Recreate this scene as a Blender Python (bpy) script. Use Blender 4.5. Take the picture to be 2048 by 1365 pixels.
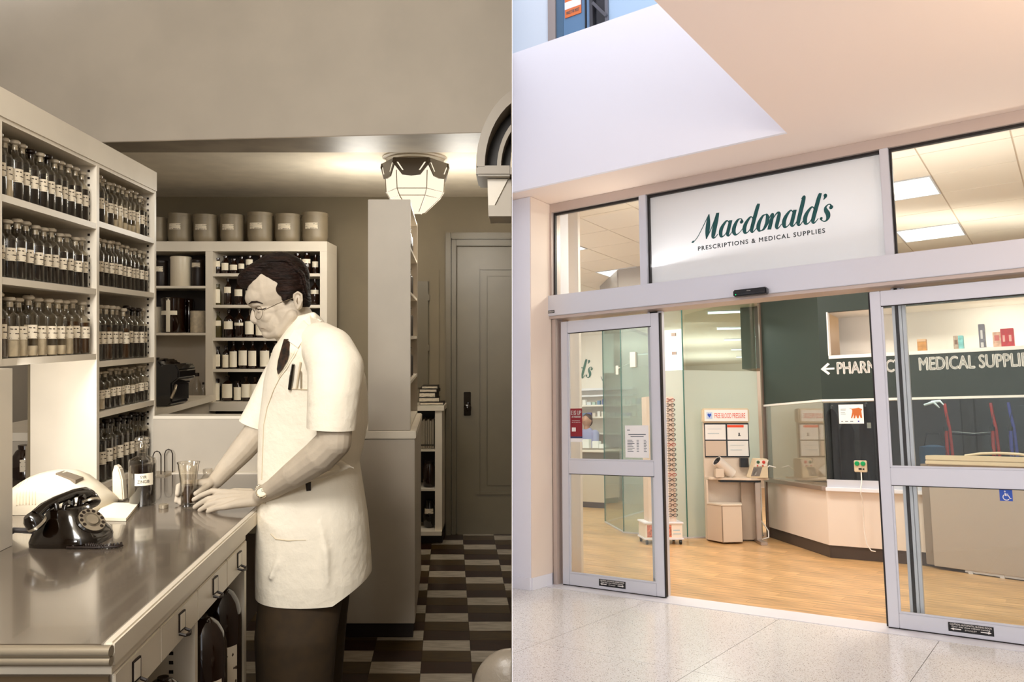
import bpy, bmesh, math, random
from math import sin, cos, pi, radians
from mathutils import Vector, Matrix, Euler
from mathutils.bvhtree import BVHTree
for o in list(bpy.data.objects):
    bpy.data.objects.remove(o)
SC = bpy.context.scene
COL = SC.collection
random.seed(7)

# ------------------------------------------------------------------ camera
F, CX, CY = 1575.0, 1024.0, 668.0
EYE = 1.47                      # eye height over the old dispensary's floor
cam = bpy.data.cameras.new('camera')
cam.sensor_width = 36
cam.lens = F / 2048 * 36
cam.shift_y = -14.5 / 2048
cam.clip_start = 0.02
cam_o = bpy.data.objects.new('camera', cam)
COL.objects.link(cam_o)
cam_o.location = (0, 0, EYE)
cam_o.rotation_euler = (pi / 2, 0, 0)
SC.camera = cam_o

# the shopping mall is a second place beyond the partition, with its own up direction
HR = 1.30                       # eye height over the mall floor
_S = Vector((2194, -1575, 198)).normalized()      # along the shopfront
_U = Vector((0, 198, 1575)).normalized()          # up
_D = _U.cross(_S).normalized()                    # into the shop
MR = Matrix(((_S.x, _D.x, _U.x, 0), (_S.y, _D.y, _U.y, 0), (_S.z, _D.z, _U.z, 0), (0, 0, 0, 1)))
MR = Matrix.Translation(Vector((0, 0, EYE)) - MR.to_3x3() @ Vector((0, 0, HR))) @ MR
ML = Matrix.Identity(4)
KS = 0.0793                     # the dispensary's side walls run slightly off square

# ------------------------------------------------------------------ exposure, world, lights
vs = SC.view_settings
SC.display_settings.display_device = 'sRGB'
vs.view_transform = 'Standard'
vs.look = 'None'
vs.exposure = 0.0
vs.gamma = 1.0
vs.use_curve_mapping = False
SC.cycles.max_bounces = 8
SC.cycles.transparent_max_bounces = 24
SC.cycles.sample_clamp_indirect = 6.0
SC.cycles.caustics_reflective = False
SC.cycles.caustics_refractive = False
W = bpy.data.worlds.new('world')
SC.world = W
W.use_nodes = True
bg = W.node_tree.nodes['Background']
bg.inputs[0].default_value = (0.93, 0.95, 1.0, 1)
bg.inputs[1].default_value = 2.0


def lamp(name, kind, loc, power, color=(1, 1, 1), size=0.5, target=None, M=ML, size_y=None, angle=None):
    l = bpy.data.lights.new(name, kind)
    l.energy = power
    l.color = color
    if kind == 'AREA':
        l.size = size
        if size_y:
            l.shape = 'RECTANGLE'
            l.size_y = size_y
    else:
        l.shadow_soft_size = size
    if kind == 'SPOT':
        l.spot_size = radians(angle)
        l.spot_blend = 0.6
    o = bpy.data.objects.new(name, l)
    COL.objects.link(o)
    p = M @ Vector(loc)
    o.location = p
    if target is not None:
        o.rotation_euler = (M @ Vector(target) - p).to_track_quat('-Z', 'Y').to_euler()
    o['kind'] = 'structure'
    return o


# the dispensary: a photographer's flood lamp left of the camera and added fill lights
lamp('flood_lamp', 'AREA', (-0.65, -1.7, 2.35), 46, (1, .97, .92), 0.5, (-0.9, 2.9, 1.2))
lamp('fill_soft', 'AREA', (-0.7, 0.4, 2.35), 9, (1, .97, .92), 0.9, (-0.9, 2.6, 0.6))  # added soft fill overhead, lifts the whole dispensary
lamp('bulkhead_fill', 'AREA', (-0.7, 0.2, 2.9), 60, (1, .97, .92), 0.8, (-0.9, 3.7, 2.7))  # added fill, brightens the bulkhead face
lamp('unseen_niche_lamp', 'AREA', (-1.40, 2.16, 1.27), 3.6, (1, .97, .92), 0.16, (-1.45, 2.72, 1.0))  # unseen lamp under the near bay, aimed at the white side panel
for s, d in ((-5.6, 14.0), (-6.6, 16.8)):
    lamp('consulting_light_and_fill', 'AREA', (s, d, 1.6), 40, (1, .97, .92), 1.2, (s, d, 3), MR)  # added uplights in mid-air, brighten the consulting room ceiling
# the mall and shop: unseen warm light aimed up at the soffit, cool daylight from the atrium
lamp('soffit_uplight', 'AREA', (0.9, 3.6, 2.6), 15, (1, .72, .46), 0.5, (0.35, 4.6, 3.37), MR)  # placed out of view below the soffit to warm its underside
lamp('atrium_light', 'AREA', (-2.6, 1.5, 6.5), 170, (.94, .96, 1), 3.0, (-2.2, 6.0, 1.5), MR)
SHOP_W = 50.0
lamp('ceiling_fill', 'AREA', (-.7, 9.25, 3.12), 7, (1, .95, .88), 3.2, (-.7, 9.25, 4), MR, .3)  # added fill above the display wall, brightens the ceiling tiles
lamp('ceiling_fill', 'AREA', (-1.6, 6.3, 2.6), 27, (1, .95, .88), 3.6, (-1.6, 6.6, 4), MR, .2)  # added fill inside over the door header, brightens the ceiling
for i, (s, d) in enumerate(((-1.05, 7.2), (-1.1, 9.6), (-3.0, 7.4), (-5.2, 8.2), (-7.3, 11.3))):
    lamp('shop_light', 'AREA', (s, d, 3.42), SHOP_W, (1, .95, .87), 0.6, (s, d, 0), MR)
lamp('consulting_light_and_fill', 'AREA', (-4.6, 11.2, 2.95), 95, (1, .97, .92), 0.6, (-4.8, 11.6, 0), MR)


# ------------------------------------------------------------------ materials
def lin(h):
    h = h.lstrip('#')
    c = [int(h[i:i + 2], 16) / 255 for i in (0, 2, 4)]
    return tuple(x / 12.92 if x <= .04045 else ((x + .055) / 1.055) ** 2.4 for x in c) + (1,)


def pm(name, col, rough=.5, metal=0, spec=.5, vary=0, vscale=8, bump=0, bscale=60, coat=0, rand=0, stretch=None, emit=0):
    m = bpy.data.materials.new(name)
    m.use_nodes = True
    nt = m.node_tree
    b = nt.nodes['Principled BSDF']
    c = lin(col) if isinstance(col, str) else tuple(col) + (1,)
    b.inputs['Base Color'].default_value = c
    b.inputs['Roughness'].default_value = rough
    b.inputs['Metallic'].default_value = metal
    b.inputs['Specular IOR Level'].default_value = spec
    b.inputs['Coat Weight'].default_value = coat
    if emit:
        b.inputs['Emission Color'].default_value = c
        b.inputs['Emission Strength'].default_value = emit
    tc = None
    if vary or bump:
        tc = nt.nodes.new('ShaderNodeTexCoord')
        mp = nt.nodes.new('ShaderNodeMapping')
        nt.links.new(tc.outputs['Object'], mp.inputs[0])
        if stretch:
            mp.inputs['Scale'].default_value = stretch
    src = None
    if vary:
        n = nt.nodes.new('ShaderNodeTexNoise')
        n.inputs['Scale'].default_value = vscale
        n.inputs['Detail'].default_value = 5
        nt.links.new(mp.outputs[0], n.inputs['Vector'])
        r = nt.nodes.new('ShaderNodeMapRange')
        r.inputs[1].default_value = .38
        r.inputs[2].default_value = .62
        r.inputs[3].default_value = 1 - vary
        r.inputs[4].default_value = 1 + vary
        nt.links.new(n.outputs['Fac'], r.inputs[0])
        src = r.outputs[0]
    if rand:
        oi = nt.nodes.new('ShaderNodeObjectInfo')
        r2 = nt.nodes.new('ShaderNodeMapRange')
        r2.inputs[3].default_value = 1 - rand
        r2.inputs[4].default_value = 1 + rand
        nt.links.new(oi.outputs['Random'], r2.inputs[0])
        if src is None:
            src = r2.outputs[0]
        else:
            mu = nt.nodes.new('ShaderNodeMath')
            mu.operation = 'MULTIPLY'
            nt.links.new(src, mu.inputs[0])
            nt.links.new(r2.outputs[0], mu.inputs[1])
            src = mu.outputs[0]
    if src is not None:
        h = nt.nodes.new('ShaderNodeHueSaturation')
        h.inputs['Color'].default_value = c
        nt.links.new(src, h.inputs['Value'])
        nt.links.new(h.outputs[0], b.inputs['Base Color'])
    if bump:
        n = nt.nodes.new('ShaderNodeTexNoise')
        n.inputs['Scale'].default_value = bscale
        n.inputs['Detail'].default_value = 4
        nt.links.new(mp.outputs[0], n.inputs['Vector'])
        bp = nt.nodes.new('ShaderNodeBump')
        bp.inputs['Strength'].default_value = bump
        bp.inputs['Distance'].default_value = .02
        nt.links.new(n.outputs['Fac'], bp.inputs['Height'])
        nt.links.new(bp.outputs[0], b.inputs['Normal'])
    return m


def glass(name, tint=(1, 1, 1), base=.04, top=.6, rough=.0, body=0.0, bodycol=(.8, .8, .8)):
    """thin glass: see-through, mirroring more at grazing angles"""
    m = bpy.data.materials.new(name)
    m.use_nodes = True
    nt = m.node_tree
    nt.nodes.remove(nt.nodes['Principled BSDF'])
    out = nt.nodes['Material Output']
    tr = nt.nodes.new('ShaderNodeBsdfTransparent')
    tr.inputs[0].default_value = tuple(tint) + (1,)
    gl = nt.nodes.new('ShaderNodeBsdfGlossy')
    gl.inputs['Roughness'].default_value = rough
    lw = nt.nodes.new('ShaderNodeLayerWeight')
    lw.inputs[0].default_value = .35
    mr = nt.nodes.new('ShaderNodeMapRange')
    mr.inputs[3].default_value = base
    mr.inputs[4].default_value = top
    nt.links.new(lw.outputs['Facing'], mr.inputs[0])
    base_s = tr.outputs[0]
    if body:
        tl = nt.nodes.new('ShaderNodeBsdfTranslucent')
        tl.inputs[0].default_value = tuple(bodycol) + (1,)
        df = nt.nodes.new('ShaderNodeBsdfDiffuse')
        df.inputs[0].default_value = tuple(bodycol) + (1,)
        mm = nt.nodes.new('ShaderNodeMixShader')
        mm.inputs[0].default_value = .4
        nt.links.new(tl.outputs[0], mm.inputs[1])
        nt.links.new(df.outputs[0], mm.inputs[2])
        m2 = nt.nodes.new('ShaderNodeMixShader')
        m2.inputs[0].default_value = body
        nt.links.new(tr.outputs[0], m2.inputs[1])
        nt.links.new(mm.outputs[0], m2.inputs[2])
        base_s = m2.outputs[0]
    mx = nt.nodes.new('ShaderNodeMixShader')
    nt.links.new(mr.outputs[0], mx.inputs[0])
    nt.links.new(base_s, mx.inputs[1])
    nt.links.new(gl.outputs[0], mx.inputs[2])
    nt.links.new(mx.outputs[0], out.inputs[0])
    return m


def emis(name, col, strength):
    m = bpy.data.materials.new(name)
    m.use_nodes = True
    nt = m.node_tree
    nt.nodes.remove(nt.nodes['Principled BSDF'])
    e = nt.nodes.new('ShaderNodeEmission')
    e.inputs[0].default_value = lin(col)
    e.inputs[1].default_value = strength
    nt.links.new(e.outputs[0], nt.nodes['Material Output'].inputs[0])
    return m


def terrazzo(name):
    m = pm(name, '#E8E4E0', .16, spec=.5)
    nt = m.node_tree
    b = nt.nodes['Principled BSDF']
    tc = nt.nodes.new('ShaderNodeTexCoord')
    last = None
    for sc, th, col in ((55, .17, '#6E655E'), (80, .2, '#A8937F'), (95, .25, '#C2B5AA'), (48, .2, '#F2EFEC')):
        v = nt.nodes.new('ShaderNodeTexVoronoi')
        v.inputs['Scale'].default_value = sc
        nt.links.new(tc.outputs['Object'], v.inputs['Vector'])
        lt = nt.nodes.new('ShaderNodeMath')
        lt.operation = 'LESS_THAN'
        lt.inputs[1].default_value = th
        nt.links.new(v.outputs['Distance'], lt.inputs[0])
        mx = nt.nodes.new('ShaderNodeMix')
        mx.data_type = 'RGBA'
        nt.links.new(lt.outputs[0], mx.inputs[0])
        if last is None:
            mx.inputs[6].default_value = lin('#E8E4E0')
        else:
            nt.links.new(last, mx.inputs[6])
        mx.inputs[7].default_value = lin(col)
        last = mx.outputs[2]
    nt.links.new(last, b.inputs['Base Color'])
    return m


def printed(name, paper, ink, scale=(60, 60, 60), amount=.45):
    """a printed label: rows of small dark print on paper"""
    m = pm(name, paper, .6)
    nt = m.node_tree
    b = nt.nodes['Principled BSDF']
    tc = nt.nodes.new('ShaderNodeTexCoord')
    mp = nt.nodes.new('ShaderNodeMapping')
    mp.inputs['Scale'].default_value = scale
    nt.links.new(tc.outputs['Generated'], mp.inputs[0])
    w = nt.nodes.new('ShaderNodeTexWave')
    w.bands_direction = 'Z'
    w.inputs['Scale'].default_value = .62
    w.inputs['Phase Offset'].default_value = 1.2
    nt.links.new(mp.outputs[0], w.inputs[0])
    n = nt.nodes.new('ShaderNodeTexNoise')
    n.inputs['Scale'].default_value = 3
    nt.links.new(mp.outputs[0], n.inputs['Vector'])
    mu = nt.nodes.new('ShaderNodeMath')
    mu.operation = 'MULTIPLY'
    nt.links.new(w.outputs['Fac'], mu.inputs[0])
    nt.links.new(n.outputs['Fac'], mu.inputs[1])
    gt = nt.nodes.new('ShaderNodeMath')
    gt.operation = 'GREATER_THAN'
    gt.inputs[1].default_value = amount
    nt.links.new(mu.outputs[0], gt.inputs[0])
    mx = nt.nodes.new('ShaderNodeMix')
    mx.data_type = 'RGBA'
    nt.links.new(gt.outputs[0], mx.inputs[0])
    mx.inputs[6].default_value = lin(paper)
    mx.inputs[7].default_value = lin(ink)
    nt.links.new(mx.outputs[2], b.inputs['Base Color'])
    return m


m_paint = pm('shelf_paint', '#E3D9C8', .35, vary=.04, vscale=4)
m_paintg = pm('grey_paint', '#BBB1A2', .45, vary=.05, vscale=3)
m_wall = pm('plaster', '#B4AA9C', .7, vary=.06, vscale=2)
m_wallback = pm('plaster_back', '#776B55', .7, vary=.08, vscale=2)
m_ceil = pm('ceiling_paint', '#DDD2BF', .4, vary=.05)
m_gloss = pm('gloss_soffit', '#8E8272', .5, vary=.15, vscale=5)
m_counter = pm('counter_top', '#695E52', .15, vary=.08, vscale=3, spec=.9, coat=.3)
m_counter.node_tree.nodes['Principled BSDF'].inputs['IOR'].default_value = 2.6
m_metal = pm('steel_trim', '#B3A793', .3, .6)
m_dark = pm('dark_brown', '#1A0B03', .5)
m_black = pm('bakelite', '#0E0602', .12, coat=.5)
m_cream = pm('cream_enamel', '#DDD1BA', .35)
m_coat = pm('white_cotton', '#F3EAD8', .8, vary=.02, vscale=6, bump=.25, bscale=25)
m_skin = pm('skin', '#BDB09E', .6, spec=.3, vary=.05, vscale=20, bump=.05, bscale=200)
m_hair = pm('hair', '#1C0C05', .62, spec=.25, vary=.5, vscale=14, bump=.9, bscale=26, stretch=(1, 1, 5))
m_trouser = pm('trouser_cloth', '#30210A', .85, vary=.15, vscale=30)
m_tie = pm('tie_silk', '#2A180C', .5, vary=.9, vscale=70)
m_paper = pm('paper', '#F4EAD4', .6)
m_label = printed('bottle_label', '#DCCFB8', '#3A2C1C', (1.2, 1.2, 1.5), .52)
m_liquid = pm('dark_tincture', '#100400', .15)
m_liquid2 = pm('brown_tincture', '#3B2208', .2)
m_powder = pm('pale_powder', '#CDBFA6', .5, vary=.1, vscale=40)
m_bglass = glass('bottle_glass', (.95, .93, .88), .03, .5)
m_bglass2 = glass('clear_ware', (.98, .96, .92), .07, .9)
m_dglass = pm('brown_glass', '#1C0902', .08, coat=.3)
m_stop = pm('glass_stopper', '#B7AA95', .15, coat=.5)
m_stopd = pm('dark_stopper', '#1A0C04', .3)
m_door = pm('door_paint', '#665C48', .4, vary=.06, vscale=3)
m_tileL = pm('floor_tile_light', '#A39888', .25, vary=.16, vscale=18, stretch=(.5, 2.5, 1))
m_tileD = pm('floor_tile_dark', '#2B150A', .3, vary=.3, vscale=18, stretch=(.5, 2.5, 1))
m_tileO = pm('floor_tile_olive', '#423116', .3, vary=.3, vscale=18, stretch=(.5, 2.5, 1))
m_lampg = emis('opal_glass', '#FFF1D6', 1.15)
m_steelL = pm('polished_steel', '#D8CCB6', .2, .8)
m_canister = pm('grey_canister', '#877A64', .45, vary=.1)
m_floorbase = pm('floor_base', '#2A1A0C', .6)

r_white = pm('white_wall', '#EDEBF0', .6)
r_jamb = pm('jamb_warm_light', '#F0DDCB', .6)  # white reveal with the shop's warm light put into its colour
r_soffit = pm('soffit_warm_light', '#F5E2D3', .7)  # pale soffit, warm lamplight put into the base colour
r_fascia = pm('fascia_paint', '#F2F0F4', .6)
r_alu = pm('anodised_aluminium', '#D9DBE2', .38, .35)
r_aluw = pm('warm_aluminium', '#C8B8AE', .4, .3)
r_rubber = pm('rubber_seal', '#17110F', .5)
r_black = pm('black_plastic', '#0E0F12', .3)
r_glass = glass('window_glass', (.96, .98, .97), .02, .42)
r_glassd = glass('display_glass', (.9, .94, .92), .03, .5)
r_glassg = glass('green_glass', (.86, .95, .91), .07, .6)
r_frost = glass('frosted_film', (1, 1, 1), .05, .25, .25, body=.93, bodycol=(.74, .76, .79))
r_frostg = glass('frosted_green', (.86, .94, .9), .05, .4, .1, body=.7, bodycol=(.82, .85, .78))
r_wood = pm('wood_laminate', '#CFA470', .28, vary=.3, vscale=6, stretch=(.45, 7, 1), rand=.10)
r_terr = terrazzo('terrazzo')
r_grout = pm('grout', '#A79F98', .7)
r_green = pm('green_paint', '#202D25', .55)
r_cream = pm('cream_laminate', '#E9DCCF', .45)
r_kick = pm('kick_strip', '#4A3F38', .5)
r_steel = pm('brushed_steel', '#B5A598', .3, .8)
r_text = pm('white_lettering', '#F4EFE8', .5)
r_tile = pm('ceiling_tile', '#F3E9DA', .8, bump=.1, bscale=200)
r_tee = pm('ceiling_grid', '#CDBBA4', .5)
r_lamp = emis('light_panel', '#FFFBF2', 2.4)
r_logo = pm('logo_green', '#06504F', .4)
r_logot = pm('logo_grey', '#5A6468', .4)
r_dimw = pm('shop_wall', '#F2E9DE', .6)
r_grey = pm('grey_bulkhead', '#A49C94', .6)
r_beige = pm('beige_plastic', '#D9C7A8', .4)
r_kiosk = pm('kiosk_laminate', '#DCCBB8', .45)
r_kedge = pm('kiosk_edge', '#8E7C68', .5)
r_dark = pm('dark_cloth', '#17171C', .8, vary=.3, vscale=10)
r_dispback = pm('display_back', '#1E2023', .7, vary=.3, vscale=4)
r_taupe = pm('taupe_laminate', '#B6A89B', .4)
r_red = pm('red_enamel', '#C4271B', .25, coat=.3)
r_blue = pm('blue_enamel', '#4A4CA8', .3)
r_paperw = pm('white_paper', '#F2F0EC', .6)


# ------------------------------------------------------------------ mesh helpers
class MB:
    def __init__(self):
        self.v, self.f = [], []

    def add(self, vs, fs):
        n = len(self.v)
        self.v += [tuple(p) for p in vs]
        self.f += [tuple(i + n for i in q) for q in fs]
        return self

    def box(self, x0, x1, y0, y1, z0, z1, skew=0.0):
        vs = [(x - skew * y, y, z) for x in (x0, x1) for y in (y0, y1) for z in (z0, z1)]
        return self.add(vs, [(0, 1, 3, 2), (4, 6, 7, 5), (0, 4, 5, 1), (2, 3, 7, 6), (0, 2, 6, 4), (1, 5, 7, 3)])

    def hexa(self, lo, hi):
        """prism between two polygons of equal length"""
        n = len(lo)
        fs = [tuple(range(n))[::-1], tuple(range(n, 2 * n))]
        fs += [(i, (i + 1) % n, n + (i + 1) % n, n + i) for i in range(n)]
        return self.add(list(lo) + list(hi), fs)

    def prism(self, poly, z0, z1):
        return self.hexa([(x, y, z0) for x, y in poly], [(x, y, z1) for x, y in poly])

    def lathe(self, prof, seg=16, c=(0, 0, 0), a0=0, a1=2 * pi, sx=1, sy=1):
        full = abs(a1 - a0 - 2 * pi) < 1e-6
        k = seg if full else seg + 1
        vs, fs = [], []
        for r, z in prof:
            for i in range(k):
                a = a0 + (a1 - a0) * i / seg
                vs.append((c[0] + r * cos(a) * sx, c[1] + r * sin(a) * sy, c[2] + z))
        for j in range(len(prof) - 1):
            for i in range(seg):
                i2 = (i + 1) % k
                fs.append((j * k + i, j * k + i2, (j + 1) * k + i2, (j + 1) * k + i))
        if full:
            if prof[0][0] > 1e-5:
                fs.append(tuple(range(k))[::-1])
            if prof[-1][0] > 1e-5:
                fs.append(tuple(range((len(prof) - 1) * k, len(prof) * k)))
        return self.add(vs, fs)

    def tube(self, pts, r, seg=8):
        pts = [Vector(p) for p in pts]
        rs = r if isinstance(r, (list, tuple)) else [r] * len(pts)
        vs, fs = [], []
        prev = None
        for i, p in enumerate(pts):
            t = (pts[min(i + 1, len(pts) - 1)] - pts[max(i - 1, 0)]).normalized()
            if prev is None:
                a = t.orthogonal().normalized()
            else:
                a = (prev - t * prev.dot(t))
                a = a.normalized() if a.length > 1e-6 else t.orthogonal().normalized()
            prev = a
            b = t.cross(a)
            for k in range(seg):
                an = 2 * pi * k / seg
                vs.append(p + (a * cos(an) + b * sin(an)) * rs[i])
        for j in range(len(pts) - 1):
            for k in range(seg):
                k2 = (k + 1) % seg
                fs.append((j * seg + k, j * seg + k2, (j + 1) * seg + k2, (j + 1) * seg + k))
        fs.append(tuple(range(seg))[::-1])
        fs.append(tuple(range((len(pts) - 1) * seg, len(pts) * seg)))
        return self.add(vs, fs)

    def bar(self, p0, p1, w, h, up=(0, 0, 1)):
        p0, p1 = Vector(p0), Vector(p1)
        t = (p1 - p0).normalized()
        up = Vector(up)
        if abs(t.dot(up)) > .99:
            up = Vector((0, 1, 0))
        a = t.cross(up).normalized() * w / 2
        b = a.cross(t).normalized() * h / 2
        vs = [p + sa * a + sb * b for p in (p0, p1) for sa, sb in ((-1, -1), (1, -1), (1, 1), (-1, 1))]
        return self.add(vs, [(3, 2, 1, 0), (4, 5, 6, 7), (0, 1, 5, 4), (1, 2, 6, 5), (2, 3, 7, 6), (3, 0, 4, 7)])

    def ell(self, c, r, rot=None, seg=20, rings=12):
        c = Vector(c)
        rot = rot or Matrix.Identity(3)
        vs, fs = [], []
        for j in range(1, rings):
            th = pi * j / rings
            for i in range(seg):
                ph = 2 * pi * i / seg
                vs.append(c + rot @ Vector((r[0] * sin(th) * cos(ph), r[1] * sin(th) * sin(ph), r[2] * cos(th))))
        top, bot = len(vs), len(vs) + 1
        vs += [c + rot @ Vector((0, 0, r[2])), c + rot @ Vector((0, 0, -r[2]))]
        for j in range(rings - 2):
            for i in range(seg):
                i2 = (i + 1) % seg
                fs.append((j * seg + i, (j + 1) * seg + i, (j + 1) * seg + i2, j * seg + i2))
        for i in range(seg):
            i2 = (i + 1) % seg
            fs.append((top, i, i2))
            fs.append((bot, (rings - 2) * seg + i2, (rings - 2) * seg + i))
        return self.add(vs, fs)

    def chain(self, pts, seg=16):
        """tapered limb: [(point, radius), ...] as spheres and cones (to be fused by a remesh)"""
        for (p, r) in pts:
            self.ell(p, (r, r, r), None, seg, 10)
        for (p, r), (q, s) in zip(pts, pts[1:]):
            self.tube([p, q], [r, s], seg)
        return self

    def loft(self, secs):
        k = len(secs[0])
        vs = [p for s in secs for p in s]
        fs = []
        for j in range(len(secs) - 1):
            for i in range(k):
                i2 = (i + 1) % k
                fs.append((j * k + i, j * k + i2, (j + 1) * k + i2, (j + 1) * k + i))
        fs.append(tuple(range(k))[::-1])
        fs.append(tuple(range((len(secs) - 1) * k, len(secs) * k)))
        return self.add(vs, fs)

    def mesh(self, name, smooth=False, clip=None, bevel=0.0):
        me = bpy.data.meshes.new(name)
        me.from_pydata(self.v, [], self.f)
        bm = bmesh.new()
        bm.from_mesh(me)
        if clip:
            no = (1, 0, 0) if clip[0] == 'L' else (-(_S.x), -(_D.x), 0)
            off = clip[1] if len(clip) > 1 and not isinstance(clip, str) else .0016
            n = Vector(no)
            co = n.normalized() * -off
            geom = bm.verts[:] + bm.edges[:] + bm.faces[:]
            r = bmesh.ops.bisect_plane(bm, geom=geom, plane_co=co, plane_no=n, clear_outer=True)
            ed = [e for e in r['geom_cut'] if isinstance(e, bmesh.types.BMEdge)]
            if ed:
                bmesh.ops.holes_fill(bm, edges=ed, sides=0)
        if bevel:
            bmesh.ops.remove_doubles(bm, verts=bm.verts, dist=1e-6)
            bmesh.ops.recalc_face_normals(bm, faces=bm.faces)
            es = [e for e in bm.edges if len(e.link_faces) == 2 and e.calc_face_angle(0) > .5]
            bmesh.ops.bevel(bm, geom=es, offset=bevel, segments=2, affect='EDGES', clamp_overlap=True)
        bmesh.ops.recalc_face_normals(bm, faces=bm.faces)
        bm.to_mesh(me)
        bm.free()
        if smooth:
            for p in me.polygons:
                p.use_smooth = True
            if smooth != 'all':
                try:
                    me.set_sharp_from_angle(angle=radians(smooth if isinstance(smooth, (int, float)) and smooth > 1 else 40))
                except Exception:
                    pass
        return me


def tag(o, label=None, cat=None, group=None, kind=None):
    if label:
        o['label'] = label
    if cat:
        o['category'] = cat
    if group:
        o['group'] = group
    if kind:
        o['kind'] = kind
    return o


def link(name, me, mat, parent=None, M=None):
    o = bpy.data.objects.new(name, me)
    COL.objects.link(o)
    if mat is not None:
        if len(me.materials) == 0:
            me.materials.append(mat)
        elif me.materials[0] is not mat:
            o.material_slots[0].link = 'OBJECT'
            o.material_slots[0].material = mat
    if parent is not None:
        o.parent = parent
        if M is not None:
            o.matrix_local = M
    elif M is not None:
        o.matrix_world = M
    return o


def obj(name, mb, mat, parent=None, M=None, smooth=False, clip=None, bevel=0.0):
    return link(name, mb.mesh(name, smooth, clip, bevel), mat, parent, M)


def thing(name, label, cat, M=ML, loc=(0, 0, 0), rz=0.0, group=None, kind=None):
    o = bpy.data.objects.new(name, None)
    o.empty_display_size = .05
    COL.objects.link(o)
    o.matrix_world = M @ Matrix.Translation(loc) @ Matrix.Rotation(rz, 4, 'Z')
    return tag(o, label, cat, group, kind)


def single(name, mb, mat, label, cat, M=ML, loc=(0, 0, 0), rz=0.0, group=None, kind=None, smooth=False, clip=None, bevel=0.0):
    o = link(name, mb.mesh(name, smooth, clip, bevel), mat, None, M @ Matrix.Translation(loc) @ Matrix.Rotation(rz, 4, 'Z'))
    return tag(o, label, cat, group, kind)


def copy_tree(o, M, label=None, name=None):
    c = o.copy()
    COL.objects.link(c)
    c.matrix_world = M
    if label:
        c['label'] = label
    def rec(src, dst):
        for ch in src.children:
            d = ch.copy()
            COL.objects.link(d)
            d.parent = dst
            d.matrix_local = ch.matrix_local.copy()
            rec(ch, d)
    rec(o, c)
    return c


def text_mesh(s, size, extrude=.0008, offset=0.0, shear=0.0, align='LEFT', space=1.0):
    cu = bpy.data.curves.new('t', 'FONT')
    cu.body = s
    cu.size = size
    cu.extrude = extrude
    cu.offset = offset
    cu.shear = shear
    cu.align_x = align
    cu.space_character = space
    cu.resolution_u = 3
    t = bpy.data.objects.new('t', cu)
    COL.objects.link(t)
    dg = bpy.context.evaluated_depsgraph_get()
    dg.update()
    me = bpy.data.meshes.new_from_object(t.evaluated_get(dg))
    bpy.data.objects.remove(t)
    bpy.data.curves.remove(cu)
    return me


def facing(p, nrm_s, nrm_d):
    """matrix in the mall frame: local x runs to the reader's right, y up, z along the outward normal"""
    n = Vector((nrm_s, nrm_d, 0)).normalized()
    u = Vector((0, 0, 1))
    x = u.cross(n)
    return Matrix(((x.x, u.x, n.x, p[0]), (x.y, u.y, n.y, p[1]), (x.z, u.z, n.z, p[2]), (0, 0, 0, 1)))


def fit_text(s, width, height, bold=0, **kw):
    """text scaled to a given width and cap height"""
    me = text_mesh(s, 1.0, extrude=0.004, **kw)
    xs = [v.co.x for v in me.vertices]
    ys = [v.co.y for v in me.vertices]
    x0, x1, y0, y1 = min(xs), max(xs), min(ys), max(ys)
    for v in me.vertices:
        v.co.x = (v.co.x - x0) / (x1 - x0) * width
        v.co.y = (v.co.y - y0) / (y1 - y0) * height
        v.co.z *= .25
    if bold:
        bm = bmesh.new()
        bm.from_mesh(me)
        src = bm.verts[:] + bm.edges[:] + bm.faces[:]
        for dx, dy in ((bold, 0), (-bold, 0), (0, bold), (0, -bold)):
            r = bmesh.ops.duplicate(bm, geom=src)
            bmesh.ops.translate(bm, verts=[g for g in r['geom'] if isinstance(g, bmesh.types.BMVert)], vec=(dx * height, dy * height, 0))
        bm.to_mesh(me)
        bm.free()
    return me


def remesh(mb, voxel, smooth_it=4, factor=.5):
    me = mb.mesh('raw')
    o = bpy.data.objects.new('raw', me)
    COL.objects.link(o)
    md = o.modifiers.new('r', 'REMESH')
    md.mode = 'VOXEL'
    md.voxel_size = voxel
    md.use_smooth_shade = True
    if smooth_it:
        s = o.modifiers.new('s', 'SMOOTH')
        s.factor = factor
        s.iterations = smooth_it
    dg = bpy.context.evaluated_depsgraph_get()
    dg.update()
    out = bpy.data.meshes.new_from_object(o.evaluated_get(dg))
    bpy.data.objects.remove(o)
    bpy.data.meshes.remove(me)
    for p in out.polygons:
        p.use_smooth = True
    return out


def L(px, py, Y):
    """where the dispensary is, seen at this place in the picture and standing this deep"""
    return Vector(((px - CX) / F * Y, Y, EYE - (py - CY) / F * Y))


def ordn(i):
    return ['first', 'second', 'third', 'fourth', 'fifth', 'sixth', 'seventh', 'eighth', 'ninth', 'tenth', 'eleventh',
            'twelfth', 'thirteenth', 'fourteenth', 'fifteenth', 'sixteenth', 'seventeenth', 'eighteenth', 'nineteenth', 'twentieth',
            'twenty-first', 'twenty-second', 'twenty-third', 'twenty-fourth'][i]


# =================================================================== THE OLD DISPENSARY
def struct(name, mb, mat, label, cat='wall', M=ML, **kw):
    return single(name, mb, mat, label, cat, M, kind='structure', **kw)


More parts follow.
